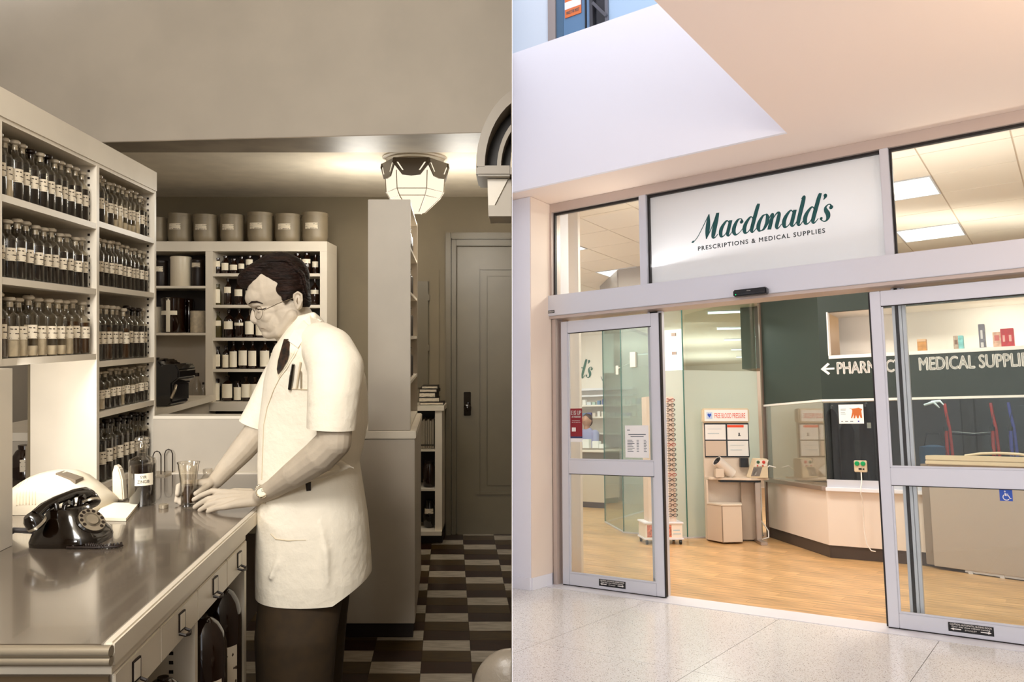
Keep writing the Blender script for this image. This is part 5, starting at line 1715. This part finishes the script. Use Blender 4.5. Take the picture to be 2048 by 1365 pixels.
# goods on the open shelf
def good(name, px0, px1, yt, yb, cols, label, dep=.08, off=.1):
    a, b = RL(px0, yb, K2, K3), RL(px1, yt, K2, K3)
    o_ = thing(name, label, 'box', MR, (a.x, a.y + off, 2.121))
    n = len(cols)
    w = (b.x - a.x) * .97
    hgt = (yb - yt) * 5.9e-3
    for i, c in enumerate(cols):
        obj('carton' if n == 1 else ('front' if i == 0 else 'side'), MB().box(w * i / n, w * (i + 1) / n, 0, dep, 0, hgt), pm('carton', c, .5, vary=.18, vscale=30), o_, bevel=.002)
    return o_, w, hgt
o_, w, hgt = good('orange_carton', 1832, 1849, 683, 705, ['#C58A4A'], 'orange brown carton alone on the open green wall shelf')
obj('flap', MB().box(0, w, -.002, 0, hgt * .8, hgt), pm('carton_flap', '#D8B08A', .5), o_)
o_, w, hgt = good('teal_carton', 1905, 1924, 675, 699, ['#B9A28E', '#7FC0BE'], 'carton with photo front and teal side on the open shelf')
obj('picture', MB().box(.01, w * .42, -.002, 0, hgt * .4, hgt * .7), pm('picture_brown', '#7E5F4B', .5), o_)
o_, w, hgt = good('tall_grey_carton', 1957, 1967, 654, 695, ['#6F6C74'], 'tall narrow grey carton on the open shelf')
obj('picture', MB().box(w * .25, w * .7, -.002, 0, hgt * .05, hgt * .25).box(w * .3, w * .65, -.002, 0, hgt * .4, hgt * .75), pm('picture_pale', '#CFC9C8', .5), o_)
o_, w, hgt = good('patterned_carton', 1985, 2000, 668, 694, ['#D2A88F'], 'pale patterned carton beside the two red cartons')
obj('picture', MB().box(w * .2, w * .8, -.002, 0, hgt * .45, hgt * .8), pm('picture_red', '#C0655C', .5), o_)
for q, (x0, x1) in enumerate(((2001, 2012.3), (2013.5, 2026))):
    o_, w, hgt = good('red_carton', x0, x1, 663, 694, ['#B52E33'], ('left' if q == 0 else 'right') + ' one of the two red cartons on the open shelf')
    obj('label', MB().box(w * .3, w * .65, -.002, 0, hgt * .3, hgt * .65), pm('carton_label', '#D9A39A', .5), o_)

# ---- things behind and on the display glass
DG = 9.25
def garment(px0, px1, yt, yb, d, label, tagpx=None):
    a, b = RP(px0, yb, 1, d), RP(px1, yt, 1, d)
    z1 = min(b.z, 1.6)
    o_ = thing('garment_bag', label, 'garment', MR, (a.x, d, .6925))
    w = b.x - a.x
    obj('fabric', MB().loft([[(w * .5 + w * .5 * k * cos(t) , .05 * k * sin(t) , z) for t in [2 * pi * i / 14 for i in range(14)]] for z, k in ((0, 1), (.3, .92), (z1 - .82, .95), (z1 - .74, .6), (z1 - .71, .15))]), r_dark, o_, smooth=50)
    obj('hook', MB().tube([(w * .5, 0, z1 - .72), (w * .5, 0, z1 - .68), (w * .5 + .012, 0, z1 - .665), (w * .5 + .02, 0, z1 - .68)], .003, 6), r_alu, o_)
    if tagpx:
        t = RP(tagpx[0], tagpx[1], 1, d - .055)
        obj('price_tag', MB().box(t.x - a.x - .02, t.x - a.x + .02, -.057, -.0555, t.z - .72, t.z - .66), r_paperw, o_)
garment(1655, 1676, 815, 950, DG, 'dark garment hanging first in the display window')
garment(1682, 1708, 840, 950, DG + .05, 'dark garment hanging behind the small poster')
garment(1722, 1746, 810, 950, DG, 'black garment with white price tag beside the door stile', (1738, 852))
def wtube(col, pts, r=.016):
    return MB().tube([RP(x, y, 1, d) for x, y, d in pts], r, 10)
def walker(x0, x1, mat, label, dx=6):
    o_ = thing('walking_frame', label, 'walking frame', MR, (RP(x0, 900, 1, DG).x, DG, .6925))
    iv = Matrix.Translation(-Vector((RP(x0, 900, 1, DG).x, DG, .6925)))
    z = [x0] if x1 is None else [x0, x1]
    for i, x in enumerate(z):
        top, ft = RP(x, 802, 1, DG), RP(x, 905, 1, DG)
        obj('leg', MB().tube([(ft.x, DG, .693), (ft.x, DG, 1.32), (ft.x - .005, DG + .0, 1.34)], .017, 10), mat, o_, iv, smooth=50)
        obj('push_bar', MB().tube([(ft.x + .045, DG + .03, 1.0), (ft.x + .03, DG + .03, 1.35), (ft.x + .008, DG + .03, 1.5), (ft.x + .0, DG + .03, 1.6)], .015, 10), mat, o_, iv, smooth=50)
        obj('clamp', MB().lathe([(.022, -.02), (.024, 0), (.022, .02)], 12), r_black, o_, iv @ Matrix.Translation((ft.x, DG, 1.34)), smooth=50)
        obj('brake_cable', MB().tube([(ft.x + .02, DG - .02, 1.0), (ft.x - .03, DG - .03, 1.2), (ft.x + .02, DG, 1.5)], .003, 6), r_black, o_, iv)
    if x1 is not None:
        a, b = RP(x0, 860, 1, DG + .05), RP(x1, 860, 1, DG + .05)
        obj('seat', MB().box(a.x + .02, b.x - .02, DG + .03, DG + .3, .98, 1.02), r_black, o_, iv, bevel=.008)
        obj('back_strap', MB().tube([(a.x, DG + .3, 1.3), ((a.x + b.x) / 2, DG + .36, 1.28), (b.x, DG + .3, 1.3)], .02, 8), r_black, o_, iv, smooth=50)
        obj('basket', MB().box(a.x + .04, b.x - .04, DG + .06, DG + .28, .74, .95), r_dark, o_, iv, bevel=.01)
    return o_
walker(1895, 1988, r_red, 'red wheeled walking frame in the display window')
walker(2024, None, r_blue, 'blue walking frame at the edge of the display window')
a = RP(1868, 930, 1, DG + .1)
o_ = thing('blue_bag', 'dark blue bag standing in the display window', 'bag', MR, (a.x, DG + .15, .6925))
obj('body', MB().loft([[(.13 * k * cos(t), .07 * k * sin(t), z) for t in [2 * pi * i / 18 for i in range(18)]] for z, k in ((0, .85), (.1, .95), (.38, 1.1), (.46, 1.05), (.48, .3))]), pm('bag_blue', '#1F4E74', .6), o_, smooth=50)
obj('strap', MB().tube([(-.1, 0, .44), (-.06, 0, .6), (.06, 0, .6), (.1, 0, .44)], .008, 8), r_dark, o_, smooth=50)
a = RP(1868, 805, 1, DG - .02)
o_ = single('ribbon', MB().tube([(a.x - .09, DG - .05, a.z - .03), (a.x, DG - .05, a.z + .0), (a.x + .05, DG - .05, a.z - .06)], [.012, .018, .006], 8).tube([(a.x - .02, DG - .05, a.z), (a.x + .06, DG - .05, a.z + .01), (a.x + .09, DG - .05, a.z - .03)], [.015, .012, .006], 8), r_paperw, 'white ribbon hanging under the display window trim', 'ribbon', MR, smooth=50)
sgp = along(-2.106), along(-1.862)
o_ = thing('window_poster', 'small white poster with orange figure on the display glass', 'poster', MR, (sgp[0].x, sgp[0].y - .004, 1.394))
obj('sheet', MB().box(0, .245, -.0035, -.002, 0, .2), r_paperw, o_)
sh_ = [(.1, .165), (.13, .155), (.17, .16), (.2, .165), (.235, .15), (.225, .13), (.23, .06), (.215, .055), (.205, .09), (.195, .055), (.18, .055), (.17, .09), (.16, .055), (.145, .055), (.15, .1), (.13, .055), (.12, .06), (.135, .12), (.135, .145)]
obj('picture', MB().hexa([(x, -.0036, z) for x, z in sh_], [(x, -.0042, z) for x, z in sh_]), pm('picture_orange', '#C0672F', .5), o_)
obj('text_lines', MB().box(.02, .075, -.0042, -.0036, .15, .154).box(.02, .07, -.0042, -.0036, .138, .142).box(.02, .065, -.0042, -.0036, .115, .119).box(.02, .07, -.0042, -.0036, .1, .104), r_logot, o_)
obj('footer_marks', MB().box(.02, .04, -.0042, -.0036, .02, .028).box(.06, .09, -.0042, -.0036, .02, .028).box(.11, .14, -.0042, -.0036, .02, .028).lathe([(0, 0)], 3), r_logot, o_)
obj('blue_dot', MB().box(.185, .2, -.0042, -.0036, .016, .031), r_blue, o_)
a = along(-1.978)
o_ = thing('button_box', 'beige control box with two green buttons on the display glass', 'control box', MR, (a.x, a.y - .002, .895))
obj('case', MB().box(0, .125, -.03, -.001, 0, .12), r_beige, o_, bevel=.006)
for x in (.032, .09):
    obj('button', MB().lathe([(.024, 0), (.024, .008), (.02, .014), (0, .016)], 18), pm('button_green', '#0C9A58', .3), o_, Matrix.Translation((x, -.03, .088)) @ Matrix.Rotation(pi / 2, 4, 'X'), smooth=40)
obj('switch', MB().box(.045, .075, -.034, -.0301, .025, .043).box(.085, .1, -.034, -.0301, .025, .04), r_black, o_)
obj('cable', MB().tube([(.065, -.02, 0), (.068, -.03, -.09), (.07, -.1, -.16), (.07, -.11, -.22), (.072, -.065, -.26), (.075, -.062, -.6), (.09, -.062, -.72), (.13, -.062, -.78), (.17, -.062, -.785)], .006, 8), r_text, o_, smooth=60)

# ---- grey cabinet with beige lid in front of the display wall
ca, cb_ = Vector((-1.27, 8.70)), Vector((.35, 8.15))
t = (cb_ - ca).normalized()
n = Vector((t.y, -t.x))
o_ = thing('service_counter', 'taupe service counter with beige lid in front of the display window', 'counter', MR, (ca.x, ca.y, 0), math.atan2(t.y, t.x))
ln = (cb_ - ca).length
obj('front_panel', MB().box(.0, ln, -.02, 0, .03, .995), r_taupe, o_, bevel=.004)
obj('side_panel', MB().box(-.1, -.001, .03, .12, .03, .995), pm('taupe_side', '#8E8072', .45), o_, bevel=.004)
obj('carcass', MB().box(0, ln, .001, .12, .06, .99), pm('taupe_in', '#9A8D80', .5), o_)
obj('lid', MB().box(-.0, ln, -.06, .12, 1.035, 1.082), r_beige, o_, bevel=.006)
obj('lid_base', MB().box(-.004, ln, -.062, .12, .996, 1.0335), r_beige, o_, bevel=.006)
obj('lid_handle', MB().tube([(.36, -.03, 1.085), (.5, -.03, 1.108), (.66, -.03, 1.116), (.82, -.03, 1.11), (1.0, -.03, 1.085)], .012, 8), r_beige, o_, smooth=60)
for x in (.33, .6, 1.3):
    obj('foot', MB().box(x - .02, x + .02, -.015, .03, 0, .03), r_alu, o_)
obj('base_rail', MB().box(.28, ln, -.012, .0, .01, .03), r_alu, o_)

# ---- consulting room behind green glass
BAY = [Vector((-3.4, 10.12)), Vector((-4.09, 9.36)), Vector((-4.98, 9.37)), Vector((-5.77, 10.29)), Vector((-6.2, 13.0))]
gb = thing('window_5', 'greenish glass bay of the consulting room, frosted lower down', 'window', MR, kind='structure')
for i in range(4):
    a, b = BAY[i + 1], BAY[i]
    t = (b - a).normalized()
    a2, b2 = a + t * .006, b - t * .006
    if i in (0, 1):
        if i == 0:
            mid = a2.lerp(b2, .0)
            obj('frosted_pane', face(a2, b2, .02, 2.09, 0, .01), r_frostg, gw if False else gb)
            obj('clear_pane', face(a2, b2, 2.091, 2.99, 0, .01), r_glassg, gb)
        else:
            m1 = a2.lerp(b2, .62)
            obj('clear_pane', face(a2, m1, .02, 2.99, 0, .01), glass('bay_glass', (.84, .93, .91), .06, .6, body=.16, bodycol=(.75, .83, .8)), gb)
            obj('frosted_pane', face(m1 + t * .006, b2, .02, 2.09, 0, .01), r_frostg, gb)
            obj('clear_pane', face(m1 + t * .006, b2, 2.091, 2.99, 0, .01), r_glassg, gb)
    else:
        obj('clear_pane', face(a2, b2, .02, 2.99, 0, .01), r_glassg, gb)
    obj('bulkhead', face(a, b, 3.0, 3.498, .03, .1), r_grey, gb)
    obj('floor_channel', face(a, b, .001, .0195, .01, .03), r_alu, gb)
for v in (BAY[1], BAY[2], BAY[3]):
    obj('corner_joint', MB().box(v.x - .006, v.x + .006, v.y - .006, v.y + .006, .02, 2.99), pm('glass_edge', '#3F6F66', .2), gb)
for z in (2.31, 2.55):
    p = BAY[1].lerp(BAY[2], .12)
    obj('glass_clip', MB().box(p.x - .03, p.x + .03, p.y - .03, p.y - .011, z - .02, z + .02), r_steel, gb)
p = BAY[2].lerp(BAY[3], .12)
obj('door_closer', MB().box(p.x - .02, p.x + .02, p.y - .045, p.y - .02, 2.08, 2.2).bar((p.x, p.y - .035, 2.16), (p.x + .28, p.y - .1, 2.24), .012, .012).box(p.x + .25, p.x + .33, p.y - .15, p.y - .08, 2.16, 2.36), r_dimw, gb)
p = BAY[1].lerp(BAY[2], .35)
obj('pull_handle', MB().tube([(p.x, p.y - .012, 1.2), (p.x, p.y - .05, 1.2), (p.x, p.y - .05, 1.7), (p.x, p.y - .012, 1.7)], .011, 8), r_steel, gb, smooth=50)
rs('ceiling', MB().prism([(v.x, v.y) for v in (BAY[0] + Vector((.9, 1.4)), BAY[0] + Vector((.05, .1)), BAY[1] + Vector((.0, .08)), BAY[2] + Vector((0, .08)), BAY[3] + Vector((.08, .0)), BAY[4], Vector((-8.5, 19)), Vector((-2, 19)))], 3.0, 3.05), r_tile, 'lower ceiling of the consulting room with slim lights', 'ceiling')
for q in ((-4.17, 10.62), (-4.72, 12.38), (-5.2, 13.95), (-5.72, 15.7), (-6.2, 17.3)):
    o_ = thing('slim_light', f'slim bright ceiling light of the consulting room, {ordn([-4.17, -4.72, -5.2, -5.72, -6.2].index(q[0]))} from the glass', 'light', MR, (q[0] + .17, q[1] + .05, 2.999), radians(22), group='row of slim consulting room lights')
    obj('diffuser', MB().box(-.24, .24, -.11, .11, -.012, -.001), r_lamp, o_)
    obj('rim', MB().box(-.25, .25, -.12, -.111, -.014, -.001).box(-.25, .25, .111, .12, -.014, -.001), r_alu, o_)
o_ = single('glow_panel', MB().box(RP(1325, 700, 1, 12.0).x, RP(1363, 700, 1, 12.0).x, 12.0, 12.05, RP(1350, 741, 1, 12).z, 2.99), pm('glow_panel_white', '#F8F5EE', .6, emit=.5), 'white panel with glow put into its surface, in the consulting room', 'panel', MR)  # emission added so the plain panel reads as a bright opening
q_ = BAY[0] + Vector((-.1, .35))
o_ = single('ceiling_duct', MB().box(q_.x - .22, q_.x + .14, q_.y, q_.y + .5, RP(1500, 738, 1, q_.y).z, 2.995), pm('duct_grey', '#6E6962', .4), 'dark grey boxed duct hanging behind the consulting room glass', 'duct', MR)
o_ = thing('navy_armchair', 'dark blue armchair behind the frosted glass', 'chair', MR, (-3.95, 10.25, 0), radians(20))
for nm, q in (('seat', (-.3, .3, -.3, .3, .18, .45)), ('backrest', (-.3, .3, .2, .36, .4505, .95)), ('armrest', (-.4, -.301, -.3, .3, .16, .66)), ('armrest', (.301, .4, -.3, .3, .16, .66))):
    obj(nm, MB().box(*q), pm('navy_fabric', '#2A3A48', .8), o_, bevel=.03)
for x in (-.33, .33):
    for y in (-.25, .28):
        obj('leg', MB().box(x - .02, x + .02, y - .02, y + .02, 0, .158), r_black, o_)

# ---- pharmacy beyond
rs('wall_pharmacy', MB().box(-10.5, -6.25, 13.2, 13.35, 0, 3.6), r_dimw, 'white pharmacy wall with green lettering')
mb, k = wordmark("Macdonald's", 1.8, .2)
lg = thing('wall_name', "green Macdonald's lettering on the pharmacy wall behind the column", 'sign', MR, (-9.42, 13.19, 2.36))
obj('wordmark', mb, pm('wall_green', '#2F6A58', .5), lg, facing((0, 0, 0), 0, -1))
sg = thing('wall_slogan', 'small grey capitals on the pharmacy wall beside the green lettering', 'sign', MR, (-7.45, 13.19, 2.2))
for tx, x, z, w in (('S', .1, .24, .06), ('VA', .0, .08, .15), ('SI', .05, -.08, .09)):
    link('lettering', fit_text(tx, w, .09), r_logot, sg, facing((x, 0, z), 0, -1))
dsp = thing('dispensary_shelves', 'white wall shelves of small packets in the pharmacy', 'shelves', MR, (-7.6, 13.05, 0))
for z in (1.82, 1.6, 1.3):
    obj('shelf', MB().box(-1.2, .9, -.12, .14, z - .03, z), r_dimw, dsp)
obj('rail', MB().box(-1.2, .9, -.02, .14, 2.1, 2.14).box(-1.2, .9, -.02, .14, 1.98, 2.01), r_white, dsp)
cols = ['#E8E4E0', '#D9E0E6', '#5D64A8', '#EDE6DA', '#B9CFC4', '#E3D6C8', '#F1EEEA', '#6E8FB0']
for zi, z in enumerate((1.82, 1.6)):
    for i in range(14):
        w = random.uniform(.05, .09)
        single('medicine_packet', MB().box(-w / 2, w / 2, 0, .06, 0, random.uniform(.05, .11)), pm('packet', cols[(i * 3 + zi) % 8], .6), f'small packet on the {("upper", "lower")[zi]} pharmacy shelf, {ordn(i)} along', 'packet', MR,
               (-7.9 + i * .105, 12.96, z + .001), group='small packets on the pharmacy shelves')
pc = thing('pharmacy_counter', 'grey fronted pharmacy counter seen through the door glass', 'counter', MR, (-7.4, 12.15, 0))
obj('front', MB().box(-1.2, .9, 0, .04, .1, .96), pm('counter_front', '#D9CDBC', .5), pc)
obj('worktop', MB().box(-1.2, .95, -.08, .5, .961, 1.0), r_dimw, pc, bevel=.004)
obj('upstand', MB().box(-1.2, .9, .0, .06, 1.001, 1.03), pm('upstand_grey', '#8F8578', .5), pc)
obj('grey_band', MB().box(-1.2, .9, -.012, -.001, .74, .95), pm('band_grey', '#7B7369', .5), pc)
obj('kick', MB().box(-1.2, .9, .03, .06, .0, .0999), r_kick, pc)
for i, (x, h_) in enumerate(((-.02, .18), (.18, .15), (.32, .1))):
    single('paper_stack', MB().box(0, .13, 0, .1, 0, h_), r_paperw, f'white stack of papers on the pharmacy counter, {ordn(i)} along', 'papers', MR, (-7.35 + x, 12.35, 1.001), group='white paper stacks on the pharmacy counter', bevel=.004)
# pharmacist behind the counter
p = RP(1176, 862, 1, 12.78)
pe = thing('person', 'distant person in a lavender shirt standing behind the pharmacy counter', 'person', MR, (p.x, 12.74, 0))
mb = MB()
mb.ell((0, 0, 1.52), (.085, .1, .115)).chain([((0, .0, 1.42), .055), ((0, .01, 1.33), .06)])
mb.ell((0, .02, 1.1), (.17, .12, .3)).ell((0, .02, .78), (.16, .12, .2))
for sgx in (-1, 1):
    mb.chain([((sgx * .17, .01, 1.28), .06), ((sgx * .22, -.06, 1.05), .045), ((sgx * .12, -.24, 1.04), .035), ((sgx * .07, -.3, 1.04), .03)])
    mb.chain([((sgx * .09, .02, .75), .09), ((sgx * .1, .02, .42), .06), ((sgx * .1, .02, .07), .045)])
    mb.ell((sgx * .1, -.04, .04), (.045, .12, .04))
    for k_ in range(5):
        mb.chain([((sgx * (.05 + .01 * k_), -.3, 1.035), .012), ((sgx * (.045 + .012 * k_), -.37, 1.03), .009)], 8)
mb.ell((0, -.105, 1.51), (.016, .02, .022)).ell((-.088, .0, 1.51), (.012, .02, .03)).ell((.088, 0, 1.51), (.012, .02, .03))
link('body', remesh(mb, .009, 2), pm('skin_far', '#B98A70', .5), pe)
mb = MB().ell((0, .02, 1.1), (.185, .135, .31))
for sgx in (-1, 1):
    mb.chain([((sgx * .17, .01, 1.28), .075), ((sgx * .22, -.06, 1.05), .06), ((sgx * .15, -.19, 1.04), .048)])
link('shirt', remesh(mb, .012, 3), pm('lavender_shirt', '#9A9CC0', .8), pe)
mb = MB().ell((0, .02, .8), (.18, .135, .19))
for sgx in (-1, 1):
    mb.chain([((sgx * .09, .02, .75), .105), ((sgx * .1, .02, .42), .078), ((sgx * .1, .02, .1), .065)])
link('trousers', remesh(mb, .012, 2), r_dark, pe)
link('hair', remesh(MB().ell((0, .025, 1.56), (.094, .1, .095)).ell((0, .06, 1.5), (.085, .06, .09)), .01, 2), pm('hair_far', '#3A2C24', .6), pe)

# ---- blood pressure kiosk
kz = thing('blood_pressure_kiosk', 'cream blood pressure test kiosk with seat, below its white sign', 'kiosk', MR, (-3.846, 9.36, 0), radians(32))
obj('back_board', MB().box(0, .545, .0, .05, .0, 1.42), r_kiosk, kz)
obj('sign_box', MB().box(-.01, .56, -.05, .07, 1.421, 1.6), r_beige, kz, bevel=.015)
sg = obj('sign_face', MB().box(.012, .538, -.054, -.0505, 1.44, 1.58), pm('sign_white', '#F5F2EE', .4), kz, bevel=.001)
tm_ = lambda x, y, z: Matrix.Translation((x, y, z)) @ facing((0, 0, 0), 0, -1)
link('sign_text', fit_text('FREE BLOOD PRESSURE', .37, .062), pm('sign_red', '#D8452B', .5), sg, tm_(.135, -.0545, 1.478))
hq = [(0, -.03), (.03, .005), (.028, .024), (.014, .03), (0, .018), (-.014, .03), (-.028, .024), (-.03, .005)]
obj('emblem', MB().box(.035, .107, -.0552, -.0542, 1.468, 1.552), pm('emblem_pale', '#BFD0EA', .5), sg)
obj('heart', MB().hexa([(.071 + x * .75, -.0554, 1.51 + z * .9) for x, z in hq], [(.071 + x * .75, -.0562, 1.51 + z * .9) for x, z in hq]), pm('heart_blue', '#1E4FBE', .4), sg)
obj('black_board', MB().box(.012, .552, -.014, -.0005, 1.0, 1.418), r_black, kz)
for i, (x, z, c) in enumerate(((.02, 1.215, '#EDEBE8'), (.29, 1.215, '#EDEBE8'), (.02, 1.015, '#CDB9A6'), (.29, 1.015, '#E6E4DF'))):
    f_ = obj('notice_card', MB().box(x, x + .25, -.018, -.0145, z, z + .185), pm('card', c, .5), kz)
    if i == 1:
        obj('red_heading', MB().box(x, x + .2, -.02, -.0182, z + .15, z + .18), pm('heading_red', '#EE4A1C', .5), f_)
        obj('figure', MB().box(x + .135, x + .15, -.02, -.0182, z + .05, z + .085).box(x + .128, x + .16, -.02, -.0182, z + .045, z + .053), r_black, f_)
    elif i != 2:
        obj('print', MB().box(x + .03, x + .2, -.02, -.0182, z + .13, z + .134).box(x + .03, x + .17, -.02, -.0182, z + .07, z + .08), pm('print_grey', '#B7C3C8', .5), f_)
obj('table', MB().prism([(0, 0), (.03, -.14), (.5, -.3), (.72, -.22), (.72, .06), (0, .05)], .735, .762), r_kiosk, kz, bevel=.004)
obj('table_frame', MB().box(.16, .64, -.16, -.02, .705, .7345), r_black, kz)
obj('side_panel', MB().prism([(0, -.001), (0, -.1), (.02, -.1), (.02, -.001)], .02, .734), r_kiosk, kz)
seat = [(.0, -.101), (.129, -.36), (.37, -.3), (.42, -.05), (.021, -.05)]
obj('seat_box', MB().prism(seat, .02, .44), r_kiosk, kz, bevel=.004)
obj('seat_top', MB().prism([(x * 1.02 - .004, y * 1.03) for x, y in seat], .4405, .462), pm('seat_cream', '#E8DCCB', .45), kz, bevel=.005)
obj('edge_strip', MB().tube([(.129, -.362, .03), (.129, -.362, .44)], .006, 6), r_kedge, kz)
obj('instrument_panel', MB().box(.42, .58, -.08, -.03, .02, .704), pm('panel_dim', '#B9A896', .5), kz)
obj('leg', MB().box(.56, .62, -.2, -.13, .03, .704), r_steel, kz, bevel=.006)
obj('foot_bar', MB().box(.55, .63, -.42, .1, .0, .035), r_steel, kz, bevel=.006)
cuff = Matrix.Translation((.2, -.13, .90)) @ Euler((radians(0), radians(-52), radians(20))).to_matrix().to_4x4()
obj('arm_cuff', MB().lathe([(.06, -.16), (.066, .06), (.066, .1), (.058, .1), (.055, -.15)], 26), pm('cuff_white', '#E6DCD2', .4), kz, cuff, smooth=40)
obj('cuff_lining', MB().lathe([(.0545, -.02), (.0575, .099), (.0, .06)], 24), r_black, kz, cuff)
obj('cuff_support', MB().box(.1, .2, -.2, -.1, .763, .87), r_kiosk, kz, bevel=.006)
obj('printer', MB().box(.42, .52, -.09, -.0145, .88, .99), r_black, kz, bevel=.004)
cn = [(.48, .763), (.7, .763), (.7, .99), (.56, .995)]
con = obj('console', MB().hexa([(x, -.28, z) for x, z in cn], [(x, -.1, z) for x, z in cn]), r_beige, kz, bevel=.006)
e1, e2 = Vector((.48, -.281, .763)), Vector((.56, -.281, .995))
pl3 = lambda u, v, o_: (.49 + u * .17 + v * .07, -.2812 - o_, .775 + v * .21)
for u0, u1, v0, v1, c in ((.02, .62, .05, .55, '#77706A'), (.1, .34, .12, .5, '#E9E4DC'), (.06, .9, .6, .97, '#E4DACB')):
    obj('control_panel', MB().hexa([pl3(u0, v0, 0), pl3(u1, v0, 0), pl3(u1, v1, 0), pl3(u0, v1, 0)], [pl3(u0, v0, .002), pl3(u1, v0, .002), pl3(u1, v1, .002), pl3(u0, v1, .002)]), pm('control', c, .4), con)
for u, v, r_, c in ((.22, .84, .019, '#33583A'), (.6, .84, .019, '#C23A2C'), (.25, .64, .009, '#C23A2C'), (.45, .64, .009, '#D8D2CA'), (.62, .64, .009, '#C23A2C')):
    obj('push_button', MB().lathe([(r_, 0), (r_, .008), (0, .012)], 14), pm('button', c, .3), con, Matrix.Translation(pl3(u, v, .002)) @ Matrix.Rotation(pi / 2, 4, 'X'), smooth=40)
obj('power_lead', MB().tube([(.7, -.1, .85), (.76, -.1, .9), (.84, -.08, .88)], .008, 8).tube([(.68, .04, .7), (.69, .06, .4), (.66, .04, .25), (.74, -.02, .12), (.72, -.1, .05), (.6, -.12, .02)], .008, 8), r_text, kz, smooth=60)

# ---- spectacle rack on wheels
rk = thing('spectacle_rack', 'tall white revolving rack of reading glasses on a wheeled base', 'rack', MR, (-4.2, 8.82, 0), radians(40))
obj('base_box', MB().box(-.22, .22, -.17, .17, .075, .235), r_dimw, rk)
obj('base_picture', MB().box(.02, .09, -.172, -.1705, .085, .225).box(-.2, -.13, -.172, -.1705, .085, .225), pm('picture_face', '#C9745A', .5, vary=.4, vscale=40), rk)
obj('base_print', MB().box(.11, .19, -.172, -.1705, .16, .168).box(.11, .2, -.172, -.1705, .12, .127), pm('print_blue', '#9CC4D8', .5), rk)
obj('tray', MB().box(-.235, .235, -.185, .185, .236, .258), r_white, rk, bevel=.006)
obj('bottom_tray', MB().box(-.235, .235, -.185, .185, .055, .0745), r_white, rk, bevel=.005)
for x in (-.2, .2):
    for y in (-.15, .15):
        obj('caster', MB().lathe([(.012, -.014), (.027, -.012), (.027, .012), (.012, .014)], 14), r_black, rk, Matrix.Translation((x, y, .0275)) @ Matrix.Rotation(pi / 2, 4, 'Y'), smooth=40)
obj('tower', MB().box(-.165, .165, -.12, .12, .2585, 1.73), pm('rack_panel', '#E8D2C0', .5), rk)
obj('centre_rib', MB().box(.06, .08, -.135, -.1205, .27, 1.72), r_dimw, rk)
fm_ = {}
def frame_mesh(flip):
    mb = MB()
    for sx in (-1, 1):
        mb.tube([(sx * .034 + .026 * cos(t), -.012, .018 * sin(t)) for t in [2 * pi * i / 12 for i in range(13)]], .0042, 5)
        mb.tube([(sx * .06, -.012, .006), (sx * .066, .0, .008), (sx * .064, .035, .004)], .0034, 5)
    mb.tube([(-.01, -.014, .004), (0, -.016, .008), (.01, -.014, .004)], .004, 5)
    return mb.mesh('spectacles', 'all')
sm_ = frame_mesh(0)
gcol = [pm('frame_black', '#1B1714', .3), pm('frame_brown', '#5A3A28', .3), pm('frame_red', '#9A3A30', .3), pm('frame_grey', '#6A6460', .3)]
tcol = [pm('tag_yellow', '#E5B53A', .5), pm('tag_blue', '#6D93CE', .5), pm('tag_white', '#F1EFEA', .5)]
tg_ = MB().box(-.016, .016, -.02, -.017, -.034, -.006).mesh('price_tag')
Mk = MR @ Matrix.Translation((-4.2, 8.82, 0)) @ Matrix.Rotation(radians(40), 4, 'Z')
for r in range(24):
    z = 1.69 - r * .059
    for cidx, (x, M2) in enumerate(((0.0, Matrix.Translation((.005, -.1215, z))), (1, Matrix.Translation((.122, -.1215, z))))):
        o_ = link('spectacles', sm_, gcol[(r * 3 + cidx * 2 + r // 5) % 4 if r % 3 == 0 else 0], None, Mk @ M2 @ Matrix.Scale(.92, 4))
        tag(o_, f'pair of reading glasses in the {("inner", "outer")[cidx]} column of the rack, {ordn(r)} from the top', 'glasses', 'reading glasses on the rack')
        if cidx == 1 and r % 4 != 2:
            link('price_tag', tg_, tcol[r % 3], o_, Matrix.Translation((-.07, 0, 0)))
